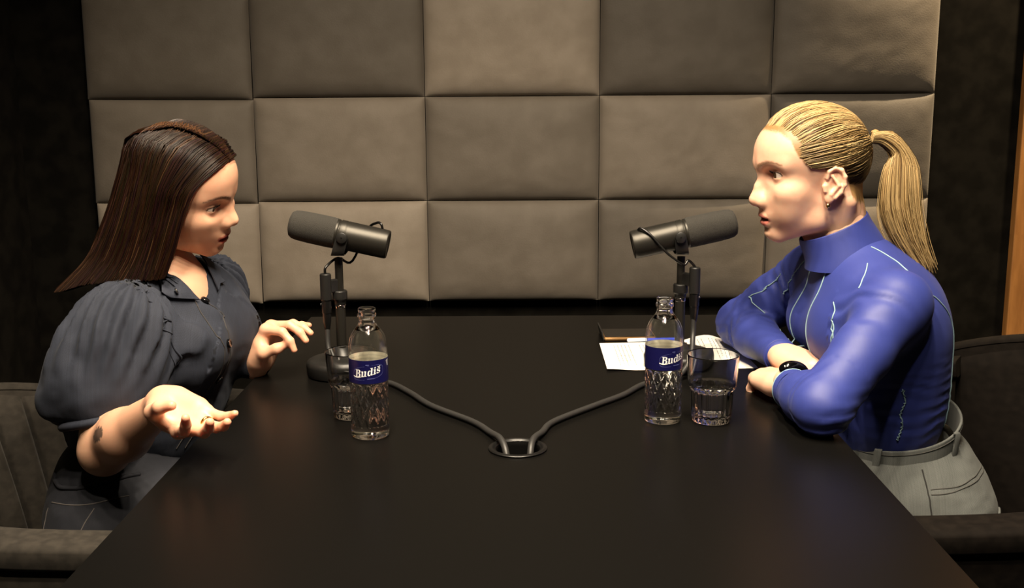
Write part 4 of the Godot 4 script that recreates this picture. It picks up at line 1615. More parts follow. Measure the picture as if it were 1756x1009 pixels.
# ---------------------------------------------------------------- the woman in blue
func build_host() -> void:
	var O := Vector3(0.60, 0.0, -1.64)
	var t := thing("person", "woman with blond ponytail in a blue turtleneck, leaning crossed arms on the table", "person", O)
	# joints
	var neck := Vector3(0.508, 0.950, -1.656)
	var s1 := Vector3(0.530, 0.900, -1.500)
	var e1 := Vector3(0.401, 0.780, -1.398)
	var w1 := Vector3(0.385, 0.771, -1.530)
	var s2 := Vector3(0.492, 0.892, -1.800)
	var e2 := Vector3(0.390, 0.785, -1.895)
	var w2 := Vector3(0.405, 0.785, -1.660)
	var c1 := e1.lerp(w1, 0.80)            # the near sleeve ends above the smart band
	var hip := Vector3(0.605, 0.575, -1.64)
	var th := 0.10
	var hx := Transform3D(Basis(Vector3(-cos(th), 0, sin(th)), Vector3.UP, Vector3(-sin(th), 0, -cos(th))), Vector3.ZERO)
	hx.origin = Vector3(0.363, 1.070, -1.66) - hx.basis * mm(96, 17, 0)
	# ---- body
	var skin := lin(0.87, 0.69, 0.585)
	var surf := Surf.new()
	eye_y = 18.0
	brow_x = 56.0
	var hf := head_field(1.0, [[88, 18, 6], [95.5, -2, 6.2], [100, -19, 7.6], [101.5, -22, 8.2]], 1.6, -1.0, 4.3)
	var hb := hf.bounds(0.006)
	hf.build(0.0021 * Q, hb.position, hb.end)
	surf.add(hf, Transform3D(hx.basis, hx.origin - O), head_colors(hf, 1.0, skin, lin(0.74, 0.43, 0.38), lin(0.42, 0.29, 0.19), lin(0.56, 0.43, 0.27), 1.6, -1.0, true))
	var bf := Field.new()
	bf.cone(neck + Vector3(-0.016, 0.03, 0), neck + Vector3(0.012, -0.05, 0), 0.042, 0.044, 0.02)
	bf.ell(Vector3(0.548, 0.84, -1.65), Vector3(0.075, 0.09, 0.125), 0.03)
	bf.ell(Vector3(0.575, 0.71, -1.645), Vector3(0.060, 0.11, 0.095), 0.03)
	bf.ell(hip, Vector3(0.085, 0.075, 0.13), 0.03)
	for q in [[s1, e1, w1], [s2, e2, w2]]:
		bf.cone(q[0], q[1], 0.034, 0.030, 0.02)
		bf.cone(q[1], q[2], 0.030, 0.021, 0.015)
	for sz in [-1.0, 1.0]:
		var knee := hip + Vector3(-0.40, -0.045, 0.10 * sz)
		bf.cone(hip + Vector3(-0.02, -0.01, 0.075 * sz), knee, 0.078, 0.052, 0.04)
		bf.cone(knee, knee + Vector3(0.02, -0.44, 0.0), 0.050, 0.036, 0.03)
		bf.cone(knee + Vector3(0.02, -0.455, 0.0), knee + Vector3(-0.13, -0.485, 0.0), 0.034, 0.028, 0.03)
	bf.build(0.013 * Q, bf.bounds(0.03).position, bf.bounds(0.03).end)
	surf.add(bf, Transform3D(Basis.IDENTITY, -O), flat_colors(bf.verts.size(), skin))
	# hands: the far one lies over the near wrist
	var h1 := Field.new()
	hand(h1, w1 + Vector3(-0.004, -0.001, -0.014), Vector3(-0.10, -0.06, -0.98), Vector3(0.02, -1, 0.10), false, [[0.9, 1.2, 0.8], [0.9, 1.2, 0.8], [0.9, 1.2, 0.8], [0.9, 1.2, 0.8]], [0.05, 0.0, -0.05, -0.1], [[0.02, 0.022, 0.008], [0.05, 0.038, 0.012], [0.078, 0.036, 0.016], [0.098, 0.030, 0.020]], 0.80)
	h1.build(0.003 * Q, h1.bounds(0.008).position, h1.bounds(0.008).end)
	surf.add(h1, Transform3D(Basis.IDENTITY, -O), flat_colors(h1.verts.size(), skin))
	var h2 := Field.new()
	var tips := hand(h2, w2 + Vector3(0.002, 0.002, 0.014), Vector3(0.56, 0.0, 0.83), Vector3(0.10, -1, 0.12), true, [[0.25, 0.55, 0.35], [0.28, 0.6, 0.4], [0.32, 0.65, 0.4], [0.35, 0.7, 0.4]], [0.06, 0.0, -0.06, -0.14], [[0.02, 0.022, 0.006], [0.045, 0.042, 0.010], [0.072, 0.050, 0.016], [0.094, 0.048, 0.020]], 0.84)
	h2.build(0.0027 * Q, h2.bounds(0.008).position, h2.bounds(0.008).end)
	surf.add(h2, Transform3D(Basis.IDENTITY, -O), flat_colors(h2.verts.size(), skin))
	M.skin = skin_material()
	obj("body", skin_mesh(surf), M.skin, t)
	eyes(t, hx, O, Vector3(1, -0.06, 0), lin(0.33, 0.24, 0.15))
	# ---- blue top
	var f := Field.new()
	var tw := Basis(Vector3.UP, -0.30)
	f.ell(Vector3(0.548, 0.852, -1.650), Vector3(0.098, 0.105, 0.165), 0.04, 0, tw)
	f.ell(Vector3(0.570, 0.790, -1.648), Vector3(0.092, 0.12, 0.140), 0.05, 0, tw)
	f.ell(Vector3(0.572, 0.700, -1.645), Vector3(0.083, 0.11, 0.122), 0.05, 0, tw)
	f.ell(Vector3(0.490, 0.835, -1.595), Vector3(0.050, 0.052, 0.058), 0.035)
	f.ell(Vector3(0.478, 0.835, -1.715), Vector3(0.050, 0.052, 0.058), 0.035)
	f.cone(neck + Vector3(0.010, -0.03, 0), s1 + Vector3(-0.006, -0.008, -0.01), 0.048, 0.042, 0.035)
	f.cone(neck + Vector3(0.010, -0.03, 0), s2 + Vector3(0.0, -0.006, 0), 0.050, 0.048, 0.04)
	f.cone(s1, s1.lerp(e1, 0.5), 0.045, 0.0405, 0.028)
	f.cone(s1.lerp(e1, 0.5), e1, 0.0405, 0.0385, 0.012)
	f.cone(e1, e1.lerp(c1, 0.5), 0.038, 0.036, 0.014)
	f.cone(e1.lerp(c1, 0.5), c1, 0.036, 0.0290, 0.012)
	f.cone(s2, s2.lerp(e2, 0.5), 0.050, 0.044, 0.03)
	f.cone(s2.lerp(e2, 0.5), e2, 0.044, 0.040, 0.02)
	f.cone(e2, e2.lerp(w2, 0.45), 0.040, 0.036, 0.018)
	f.cone(e2.lerp(w2, 0.45), w2, 0.036, 0.0265, 0.014)
	f.P = PackedVector3Array([s1, e1, w1, s2, e2, w2])
	f.folds = 1
	f.fold_amp = 0.005
	M.blue = cloth(Color(0.185, 0.235, 0.545), 0.58, weave_tex(Color(0.84, 0.84, 0.86), Color(1, 1, 1), false, 5), 22.0, 0.25)
	obj("turtleneck_top", field_mesh(f, 0.0052, O), M.blue, t)
	# turtleneck collar: a soft tube that stands off the throat, lower in front
	var col := PackedVector3Array()
	var ring_c := [[Vector3(0.504, 0.930, -1.657), 0.066, 0.068], [Vector3(0.501, 0.944, -1.657), 0.064, 0.064], [Vector3(0.494, 0.960, -1.658), 0.060, 0.058], [Vector3(0.4835, 0.980, -1.659), 0.0565, 0.053], [Vector3(0.479, 0.9900, -1.659), 0.0550, 0.0515], [Vector3(0.4785, 0.9915, -1.659), 0.0540, 0.050], [Vector3(0.478, 0.9905, -1.659), 0.0525, 0.0485], [Vector3(0.490, 0.960, -1.658), 0.0520, 0.049]]
	var tl := [0.10, 0.18, 0.28, 0.38, 0.43, 0.43, 0.43, 0.36]
	for r in ring_c.size():
		for q in 56:
			var ang := TAU * q / 56
			var wr := 0.0012 * sin(ang * 3.0 + r) * (1.0 if r < 4 else 0.3)
			var v := Vector3(cos(ang) * (ring_c[r][1] + wr), 0.0, sin(ang) * (ring_c[r][2] + wr))
			v = Basis(Vector3.BACK, tl[r]) * v
			col.append(ring_c[r][0] + v - O)
	obj("collar", sheet(col, ring_c.size(), 56, true, false), M.blue, t.get_node("turtleneck_top"))
	# contrast seams
	M.seam = mat(Color(0.54, 0.66, 0.70), 0.7)
	var top := t.get_node("turtleneck_top")
	for sp in HOST_SEAMS:
		obj("seam", seam(f, sp[1], sp[0], O, sp[2], 0.0006), M.seam, top)
	# cuffs
	for q in [[e1, c1, 0.0290], [e2, w2, 0.0265]]:
		var dir: Vector3 = (q[1] - q[0]).normalized()
		var ring := lathe(PackedVector2Array([Vector2(q[2] - 0.006, 0.005), Vector2(q[2] + 0.0002, 0.005), Vector2(q[2] + 0.0008, 0.003), Vector2(q[2] + 0.0008, -0.012)]), 36)
		var cu := obj("cuff", ring, M.blue, top, q[1] - O)
		cu.basis = aim(dir)
		var hem := lathe(PackedVector2Array([Vector2(q[2] + 0.0002, 0.0035), Vector2(q[2] + 0.0014, 0.0045), Vector2(q[2] + 0.0010, 0.0060), Vector2(q[2] - 0.002, 0.0055)]), 36)
		if q[0] == e1:
			obj("cuff_hem", hem, M.seam, cu)
	# ---- jeans
	var j := Field.new()
	j.ell(Vector3(0.600, 0.600, -1.642), Vector3(0.108, 0.105, 0.150), 0.04)
	j.ell(Vector3(0.640, 0.545, -1.642), Vector3(0.095, 0.085, 0.165), 0.05)
	for sz in [-1.0, 1.0]:
		var knee := hip + Vector3(-0.40, -0.045, 0.10 * sz)
		j.cone(hip + Vector3(-0.02, -0.01, 0.080 * sz), knee, 0.088, 0.064, 0.04)
		j.cone(knee, knee + Vector3(0.02, -0.43, 0.0), 0.063, 0.072, 0.03)
	j.cone(Vector3(0.578, 0.79, -1.64), Vector3(0.578, 0.725, -1.64), 0.12, 0.12, 0.004, 1)
	j.folds = 3
	j.fold_amp = 0.004
	M.jeans_pale = cloth(Color(0.48, 0.49, 0.475), 0.85, weave_tex(Color(0.66, 0.68, 0.70), Color(1, 1, 1), true, 6), 16.0, 0.15)
	var jm := obj("jeans", field_mesh(j, 0.008, O), M.jeans_pale, t)
	jeans_trim(jm, j, O)
	wrist_band(t, O)
	host_hair(t, hx, O)
	# ear stud on the side that shows
	var stud := lathe(PackedVector2Array([Vector2(0.0004, -0.0035), Vector2(0.0022, -0.0028), Vector2(0.0034, 0.0), Vector2(0.0022, 0.0028), Vector2(0.0004, 0.0035)]), 14)
	obj("ear_stud", stud, mat(Color(0.85, 0.72, 0.5), 0.2, 1.0), t, hx * mm(14, -25, -72) - O)

func eyes(t: Node3D, hx: Transform3D, O: Vector3, gaze: Vector3, iris: Color, slit := 4.3) -> void:
	var em := mat(Color(1, 1, 1), 0.12)
	em.vertex_color_use_as_albedo = true
	var mesh := eye_mesh(gaze, iris)
	var lash_m := mat(Color(0.07, 0.05, 0.04), 0.6)
	for s in [-1.0, 1.0]:
		var e := obj("eye", mesh, em, t)
		e.transform = Transform3D(hx.basis, hx * mm(71.5, eye_y, 31 * s) - O)
		# lashes of the upper lid, a fringe that stands out
		var st := Surf.new()
		for k in 15:
			var z := lerpf(23.0, 45.0, k / 14.0)
			var u := (z - 34.0) / 12.6
			var y := eye_y + 0.3 + slit * sqrt(maxf(0.0, 1.0 - u * u))
			var r2 := 13.6 * 13.6 - pow(z - 31.0, 2.0) - pow(y - eye_y, 2.0)
			var x := 71.5 + sqrt(maxf(r2, 1.0))
			var p := mm(x, y, z * s)
			var dir := Vector3(0.75, 0.10, s * (z - 31.0) / 20.0).normalized()
			st.strand(PackedVector3Array([p, p + dir * 0.003 , p + dir * 0.0062 + Vector3(0, 0.0022, 0)]), 0.00055, Color(0.01, 0.008, 0.006), 0.2)
		var lm := obj("lashes", arrays_mesh(st.v, st.n, st.i), lash_m, e)
		lm.position = -mm(71.5, eye_y, 31 * s)

# seams of the blue top: [thickness, points, waviness]
const HOST_SEAMS := [
	[0.0010, [Vector3(0.470, 0.935, -1.62), Vector3(0.452, 0.89, -1.615), Vector3(0.440, 0.84, -1.62), Vector3(0.450, 0.79, -1.615), Vector3(0.478, 0.73, -1.61)], 0.0],
	[0.0010, [Vector3(0.462, 0.935, -1.68), Vector3(0.440, 0.88, -1.69), Vector3(0.430, 0.83, -1.70), Vector3(0.445, 0.77, -1.70), Vector3(0.475, 0.72, -1.69)], 0.0],
	[0.0010, [Vector3(0.463, 0.92, -1.74), Vector3(0.445, 0.89, -1.76), Vector3(0.432, 0.86, -1.77)], 0.0012],
	[0.0010, [Vector3(0.460, 0.885, -1.80), Vector3(0.440, 0.850, -1.835), Vector3(0.425, 0.820, -1.86), Vector3(0.428, 0.800, -1.835), Vector3(0.432, 0.795, -1.78), Vector3(0.436, 0.795, -1.71)], 0.0014],
	[0.0010, [Vector3(0.520, 0.965, -1.60), Vector3(0.550, 0.960, -1.56), Vector3(0.590, 0.945, -1.53), Vector3(0.620, 0.91, -1.54), Vector3(0.645, 0.86, -1.57), Vector3(0.655, 0.80, -1.58), Vector3(0.655, 0.74, -1.58), Vector3(0.650, 0.69, -1.58)], 0.0],
	[0.0010, [Vector3(0.505, 0.94, -1.56), Vector3(0.495, 0.925, -1.53), Vector3(0.488, 0.91, -1.515)], 0.0],
	[0.0010, [Vector3(0.478, 0.88, -1.56), Vector3(0.470, 0.86, -1.55), Vector3(0.462, 0.84, -1.545), Vector3(0.470, 0.835, -1.55), Vector3(0.478, 0.86, -1.556)], 0.0],
	[0.0010, [Vector3(0.545, 0.775, -1.52), Vector3(0.552, 0.755, -1.52), Vector3(0.549, 0.735, -1.522), Vector3(0.553, 0.71, -1.522), Vector3(0.549, 0.69, -1.523)], 0.0016],
]

func jeans_trim(jm: Node3D, j: Field, O: Vector3) -> void:
	# the waistband stands away from the back
	var c := Vector3(0.583, 0.688, -1.642)
	var rows := [[0.000, -0.036, 0.0], [0.001, -0.034, 0.0022], [0.0, 0.0, 0.0024], [0.0, 0.002, 0.001], [0.0, 0.002, -0.001], [0.0, 0.0, -0.0024], [0.0, -0.036, -0.002]]
	var p := PackedVector3Array()
	var seg := 72
	for r in rows:
		for s in seg:
			p.append(band_point(c, TAU * s / seg, r[1], r[2]) - O)
	obj("waistband", sheet(p, rows.size(), seg, true, false), M.jeans_pale, jm)
	var thread := mat(Color(0.30, 0.30, 0.29), 0.8)
	for h in [-0.004, -0.031]:
		var ring := PackedVector3Array()
		for s in seg + 1:
			ring.append(band_point(c, TAU * s / seg, h, 0.0027) - O)
		obj("stitching", tube(ring, 0.0007, 5, false), thread, jm)
	# belt loops
	for ang in [0.95, 2.2, 4.0, 5.4]:
		var lp := PackedVector3Array()
		for q in [[0.004, 0.002], [0.003, 0.006], [-0.015, 0.0065], [-0.034, 0.006], [-0.042, 0.003]]:
			lp.append(band_point(c, ang, q[0], q[1]) - O)
		obj("belt_loop", strap_mesh(lp, 0.0052, 0.0014, Vector3(-sin(ang), 0, cos(ang))), M.jeans_pale, jm)
	# side seam, yoke seam and hip pocket edges, drawn onto the cloth
	var seam_m := mat(Color(0.17, 0.17, 0.165), 0.85)
	obj("stitching", seam(j, [Vector3(0.580, 0.655, -1.50), Vector3(0.585, 0.61, -1.49), Vector3(0.590, 0.56, -1.48), Vector3(0.592, 0.50, -1.48)], 0.0012, O), seam_m, jm)
	obj("stitching", seam(j, [Vector3(0.588, 0.622, -1.495), Vector3(0.62, 0.624, -1.50), Vector3(0.66, 0.628, -1.53), Vector3(0.70, 0.63, -1.58)], 0.0009, O), thread, jm)
	obj("stitching", seam(j, [Vector3(0.588, 0.615, -1.495), Vector3(0.62, 0.617, -1.50), Vector3(0.66, 0.621, -1.53), Vector3(0.70, 0.623, -1.58)], 0.0009, O), thread, jm)
	obj("pocket_edge", seam(j, [Vector3(0.625, 0.548, -1.49), Vector3(0.65, 0.553, -1.495), Vector3(0.69, 0.562, -1.52), Vector3(0.715, 0.568, -1.56)], 0.0028, O), M.jeans_pale, jm)

func band_point(c: Vector3, a: float, h: float, off: float) -> Vector3:
	var rx := 0.093 + off
	var rz := 0.128 + off
	var q := Vector3(cos(a) * rx, h, sin(a) * rz)
	q.y += 0.022 * cos(a) - 0.010 * sin(a)      # higher at the back
	q.x -= h * -0.10
	return c + q

func strap_mesh(path: PackedVector3Array, hw: float, th: float, side: Vector3) -> ArrayMesh:
	var p := PackedVector3Array()
	for i in path.size():
		var t := (path[mini(i + 1, path.size() - 1)] - path[maxi(i - 1, 0)]).normalized()
		var n := side.cross(t).normalized()
		for q in [[-1, -1], [1, -1], [1, 1], [-1, 1], [-1, -1]]:
			p.append(path[i] + side * hw * q[0] + n * th * q[1])
	return sheet(p, path.size(), 5, false, false)

func wrist_band(t: Node3D, O: Vector3) -> void:
	# smart band on the near wrist: a black pill of glass on a pale strap
	var w := Node3D.new()
	w.name = "smart_band"
	t.add_child(w, true)
	var c := Vector3(0.390, 0.7755, -1.527)
	w.position = c - O
	var dir := Vector3(-0.14, -0.02, -0.99).normalized()
	w.basis = aim(dir)
	var strap := lathe(PackedVector2Array([Vector2(0.0225, -0.008), Vector2(0.0245, -0.008), Vector2(0.0248, 0.0), Vector2(0.0245, 0.008), Vector2(0.0225, 0.008)]), 40)
	obj("strap", strap, mat(Color(0.72, 0.68, 0.58), 0.6), w)
	var pod := Field.new()
	for k in 6:
		var a0 := lerpf(-0.62, 0.62, k / 6.0)
		var a1 := lerpf(-0.62, 0.62, (k + 1) / 6.0)
		pod.cone(Vector3(sin(a0) * 0.0245, 0, cos(a0) * 0.0245), Vector3(sin(a1) * 0.0245, 0, cos(a1) * 0.0245), 0.0088, 0.0088, 0.004)
	var up_local := w.basis.inverse() * Vector3(0.25, 0.95, 0.25).normalized()
	var turn := Basis(Vector3.UP, atan2(up_local.x, up_local.z))
	var po := obj("display", field_mesh(pod, 0.0015, Vector3.ZERO), M.screen_black, w)
	po.basis = turn

# ---------------------------------------------------------------- blond hair drawn back to a ponytail
func skull_point(dir: Vector3, off: float) -> Vector3:
	# point (mm) on the hair-covered skull in direction dir from its middle
	var c := Vector3(14, 46, 0)
	var r := Vector3(84, 76, 70)
	var k := 1.0 / (dir / r).length()
	var p := c + dir * k
	# the forehead and the temples stand a little proud of the plain skull
	for q in [[Vector3(56, 48, 0), Vector3(44.5, 47.5, 60.5)], [Vector3(36, 40, 0), Vector3(52, 52, 68)]]:
		var u: Vector3 = (p - q[0]) / q[1]
		var e := u.length()
		if e < 1.0:
			p = q[0] + (p - q[0]) / maxf(e, 0.5)
	return p + dir * off

func host_hair(t: Node3D, hx: Transform3D, O: Vector3) -> void:
	var rng := RandomNumberGenerator.new()
	rng.seed = 2024
	var light := lin(0.74, 0.635, 0.45)
	var mid := lin(0.57, 0.465, 0.30)
	var dark := lin(0.31, 0.235, 0.145)
	var hm := hair_material()
	var s := Surf.new()
	var tie := Vector3(-80, 72, 0)
	var cen := Vector3(14, 46, 0)
	for n in 5200:
		# root anywhere on the hairy scalp; most of them near the hairline
		var root := Vector3.ZERO
		var ok := false
		for tr in 60:
			var d := Vector3(rng.randf_range(-1, 1), rng.randf_range(-0.9, 1), rng.randf_range(-1, 1))
			if d.length() > 1.0 or d.length() < 0.1:
				continue
			root = skull_point(d.normalized(), 0.0)
			var e := root.y - hairline(root.x - 0.29 * absf(root.z), true)
			if n < 900 and (root.x > -5.0 or root.y > 45.0):
				continue
			if e > -1.0 and (e < 14.0 or rng.randf() < 0.35) and root.x > -72.0:
				ok = true
				break
		if not ok:
			continue
		var off := rng.randf_range(0.5, 3.6)
		var path := PackedVector3Array()
		var wob := rng.randf_range(-1.5, 1.5)
		var steps := 14
		for q in steps:
			var f := float(q) / (steps - 1)
			var lin_p := root.lerp(tie, f)
			# combed back: run level first, then close in on the tie
			lin_p.y += sin(f * PI) * (6.0 if root.y > 60.0 else -2.0)
			var d := (lin_p - cen)
			var surf_p := skull_point(d.normalized(), 0.0)
			var lift := 1.8 + off * smoothstep(0.0, 0.22, f) + sin(f * 9.0 + wob * 4.0) * 0.4
			var p := surf_p + d.normalized() * lift
			p = p.lerp(tie + Vector3(0, 0, 0), smoothstep(0.86, 1.0, f) * 0.75)
			path.append(hx * (p * 0.001) - O)
		var u := rng.randf()
		var col := mid.lerp(light, u) if u > 0.35 else dark.lerp(mid, u / 0.35)
		if root.y < 25.0 and root.x < 0.0:
			col = col.lerp(dark, 0.75)
		s.strand(path, rng.randf_range(0.0006, 0.0011), col, 0.8)
	obj("hair", skin_mesh(s), hm, t)
	# elastic
	var ring := lathe(PackedVector2Array([Vector2(0.0070, -0.005), Vector2(0.0098, -0.004), Vector2(0.0108, 0.0), Vector2(0.0098, 0.004), Vector2(0.0070, 0.005)]), 24)
	var band := obj("hair_tie", ring, mat(Color(0.62, 0.50, 0.32), 0.6), t, hx * mm(-84, 73, 0) - O)
	band.basis = aim(Vector3(0.97, 0.1, 0.0))
	# tail
	var g := Surf.new()
	var mids := [Vector3(0.532, 1.124, -1.662), Vector3(0.548, 1.124, -1.661), Vector3(0.566, 1.112, -1.659), Vector3(0.576, 1.085, -1.656), Vector3(0.576, 1.050, -1.652), Vector3(0.578, 1.010, -1.648), Vector3(0.590, 0.970, -1.640), Vector3(0.612, 0.930, -1.630)]
	var rads := [0.008, 0.010, 0.016, 0.022, 0.028, 0.029, 0.023, 0.010]
	for n in 2600:
		var a := rng.randf() * TAU
		var rr := sqrt(rng.randf())
		var pts := []
		var stop := 8 if rng.randf() < 0.8 else 7
		var j0 := Vector3(rng.randf_range(-1, 1), rng.randf_range(-1, 1), rng.randf_range(-1, 1)) * (1.0 if rng.randf() < 0.85 else 3.0)
		for q in stop:
			var f := q / 7.0
			var dirx: Vector3 = Vector3(cos(a), sin(a) * 0.35, 0) * rads[q] * rr
			dirx.z = sin(a) * rads[q] * rr * 0.8
			if q < 3:
				dirx = Vector3(0.15 * cos(a), cos(a), sin(a)) * rads[q] * rr
			pts.append(mids[q] + dirx + j0 * 0.0035 * f - O)
		var u := rng.randf()
		var col := mid.lerp(light, u) if u > 0.4 else dark.lerp(mid, u / 0.4)
		g.strand(spline(pts, 18), rng.randf_range(0.0005, 0.0010), col, 0.3)
	# a few loose wisps at the nape
	for n in 40:
		var z := rng.randf_range(-40, 40)
		var p0 := Vector3(-50 + rng.randf_range(-6, 6), rng.randf_range(-20, 0), z)
		var p1 := p0 + Vector3(-4, -16, 0)
		var p2 := p1 + Vector3(rng.randf_range(-4, 14), -18, 0)
		g.strand(spline([hx * (p0 * 0.001) - O, hx * (p1 * 0.001) - O, hx * (p2 * 0.001) - O], 7), 0.0005, dark.lerp(mid, rng.randf()), 0.3)
	obj("ponytail", skin_mesh(g), hm, t)

# ---------------------------------------------------------------- the woman in denim
func build_guest() -> void:
	var O := Vector3(-0.655, 0.0, -1.60)
	var t := thing("person", "woman with long dark hair in a puff-sleeved denim blouse, gesturing with both hands", "person", O)
	var neck := Vector3(-0.562, 0.938, -1.660)
	var s1 := Vector3(-0.588, 0.882, -1.525)
	var e1 := Vector3(-0.597, 0.700, -1.462)
	var w1 := Vector3(-0.468, 0.800, -1.357)
	var s2 := Vector3(-0.545, 0.880, -1.810)
	var e2 := Vector3(-0.555, 0.755, -1.855)
	var w2 := Vector3(-0.440, 0.760, -1.722)
	var hip := Vector3(-0.632, 0.565, -1.60)
	var th := 0.12
	var ph := 0.18
	var rl := 0.24                   # the head leans a little towards the camera side
	var X := Vector3(cos(th) * cos(ph), -sin(ph), sin(th) * cos(ph))
	var Y := Vector3(cos(th) * sin(ph), cos(ph), sin(th) * sin(ph))
	var Z := X.cross(Y)
	var hx := Transform3D(Basis(X, Y * cos(rl) + Z * sin(rl), Z * cos(rl) - Y * sin(rl)), Vector3.ZERO)
	hx.origin = Vector3(-0.445, 1.036, -1.64) - hx.basis * mm(96, 17, 0)
	# ---- body
	var skin := lin(0.85, 0.655, 0.54)
	var surf := Surf.new()
	eye_y = 13.5
	brow_x = 51.0
	var hf := head_field(0.89, [[88, 18, 5.5], [93, 2, 5.2], [98.5, -14, 6.2], [100.5, -18, 6.8]], 2.4, 2.5, 2.9)
	var hb := hf.bounds(0.006)
	hf.build(0.0021 * Q, hb.position, hb.end)
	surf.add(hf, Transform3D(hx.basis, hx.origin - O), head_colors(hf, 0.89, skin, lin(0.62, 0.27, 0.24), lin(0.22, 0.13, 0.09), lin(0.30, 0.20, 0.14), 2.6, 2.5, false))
	var bf := Field.new()
	bf.cone(hx * mm(-30, -80, 0), neck + Vector3(0.0, -0.03, 0), 0.047, 0.052, 0.03)
	bf.ell(Vector3(-0.545, 0.885, -1.645), Vector3(0.055, 0.050, 0.060), 0.04)
	bf.ell(Vector3(-0.57, 0.83, -1.66), Vector3(0.080, 0.11, 0.135), 0.04)
	bf.ell(Vector3(-0.605, 0.70, -1.64), Vector3(0.075, 0.11, 0.105), 0.05)
	bf.ell(hip, Vector3(0.095, 0.09, 0.145), 0.05)
	bf.cone(s1, e1, 0.044, 0.036, 0.03)
	bf.cone(s2, e2, 0.044, 0.034, 0.03)
	bf.cone(e2, w2, 0.033, 0.023, 0.02)
	for sz in [-1.0, 1.0]:
		var knee := hip + Vector3(0.40, -0.045, 0.10 * sz)
		bf.cone(hip + Vector3(0.02, -0.01, 0.075 * sz), knee, 0.078, 0.052, 0.04)
		bf.cone(knee, knee + Vector3(-0.02, -0.44, 0.0), 0.050, 0.036, 0.03)
		bf.cone(knee + Vector3(-0.02, -0.455, 0.0), knee + Vector3(0.13, -0.485, 0.0), 0.034, 0.028, 0.03)
	bf.build(0.013 * Q, bf.bounds(0.03).position, bf.bounds(0.03).end)
	surf.add(bf, Transform3D(Basis.IDENTITY, -O), flat_colors(bf.verts.size(), skin))
	# near forearm and open hand, palm up, fingers towards the middle of the table
	var h1 := Field.new()
	h1.cone(e1 + (e1 - s1).normalized() * -0.09, e1, 0.036, 0.032, 0.02)
	h1.cone(e1, e1.lerp(w1, 0.35), 0.0325, 0.0335, 0.02)
	h1.cone(e1.lerp(w1, 0.35), w1, 0.0335, 0.0200, 0.02)
	var j1 := hand(h1, w1, Vector3(0.70, -0.18, 0.66), Vector3(0.02, 0.90, 0.42), true, [[0.55, 0.35, 0.2], [0.30, 0.40, 0.3], [0.10, 0.38, 0.3], [-0.02, 0.35, 0.25]], [0.10, 0.0, -0.10, -0.26], [[0.022, 0.024, 0.010], [0.042, 0.040, 0.026], [0.066, 0.036, 0.044], [0.086, 0.026, 0.050]], 0.83)
	h1.build(0.0026 * Q, h1.bounds(0.008).position, h1.bounds(0.008).end)
	var hc := flat_colors(h1.verts.size(), skin)
	var ink := lin(0.20, 0.20, 0.19)
	var ta := Vector3(-0.578, 0.742, -1.405)
	for i in h1.verts.size():
		# a tattoo on the forearm just below the sleeve
		var q := h1.verts[i] - ta
		var along := q.dot((w1 - e1).normalized())
		var across := (q - (w1 - e1).normalized() * along).length()
		if pow(along / 0.017, 2.0) + pow(across / 0.011, 2.0) < 1.0 - 0.25 * sin(along * 900.0):
			hc[i] = skin.lerp(ink, 0.85)
	tint_tips(h1, hc, j1, skin)
	surf.add(h1, Transform3D(Basis.IDENTITY, -O), hc)
	# far hand: wrist on the table edge, fingers folded towards the thumb
	var h2 := Field.new()
	h2.cone(w2 + Vector3(-0.03, -0.002, -0.03), w2, 0.019, 0.019, 0.012)
	var j2 := hand(h2, w2, Vector3(0.46, 0.88, 0.06), Vector3(0.80, -0.48, 0.36), false, [[1.15, 0.70, 0.35], [1.0, 0.60, 0.35], [0.85, 0.50, 0.3], [0.65, 0.30, 0.15]], [0.12, 0.0, -0.06, -0.12], [[0.020, 0.022, 0.010], [0.044, 0.036, 0.024], [0.066, 0.034, 0.044], [0.084, 0.026, 0.056]], 0.82)
	h2.build(0.0026 * Q, h2.bounds(0.008).position, h2.bounds(0.008).end)
	var hc2 := flat_colors(h2.verts.size(), skin)
	tint_tips(h2, hc2, j2, skin)
	surf.add(h2, Transform3D(Basis.IDENTITY, -O), hc2)
	obj("body", skin_mesh(surf), M.skin if M.has("skin") else skin_material(), t)
	eyes(t, hx, O, Vector3(1, -0.14, 0.0), lin(0.28, 0.18, 0.10), 2.9)
	# ring on the open hand
	var rj: Array = j1[2]
	var rp: Vector3 = (rj[0] as Vector3).lerp(rj[1], 0.42)
	var rg := obj("finger_ring", lathe(PackedVector2Array([Vector2(0.0082, -0.0016), Vector2(0.0092, -0.0016), Vector2(0.0096, 0.0), Vector2(0.0092, 0.0016), Vector2(0.0082, 0.0016)]), 28), mat(Color(0.90, 0.72, 0.40), 0.2, 1.0), t, rp - O)
	rg.basis = aim((rj[1] as Vector3) - (rj[0] as Vector3))
	# ---- blouse
	var f := Field.new()
	var tw := Basis(Vector3.UP, -0.42)
	f.ell(Vector3(-0.562, 0.842, -1.662), Vector3(0.100, 0.100, 0.160), 0.04, 0, tw)
	f.ell(Vector3(-0.585, 0.770, -1.655), Vector3(0.104, 0.12, 0.145), 0.05, 0, tw)
	f.ell(Vector3(-0.606, 0.690, -1.645), Vector3(0.098, 0.10, 0.128), 0.05, 0, tw)
	f.ell(Vector3(-0.502, 0.815, -1.600), Vector3(0.050, 0.055, 0.058), 0.035)
	f.ell(Vector3(-0.490, 0.815, -1.715), Vector3(0.050, 0.055, 0.058), 0.035)
	f.cone(neck + Vector3(0.002, -0.035, 0), s1 + Vector3(0, -0.010, -0.01), 0.046, 0.045, 0.03)
	f.cone(neck + Vector3(0.002, -0.035, 0), s2 + Vector3(0, -0.010, 0.01), 0.046, 0.045, 0.03)
	# near puff sleeve
	f.ell(Vector3(-0.578, 0.868, -1.515), Vector3(0.066, 0.058, 0.052), 0.03)
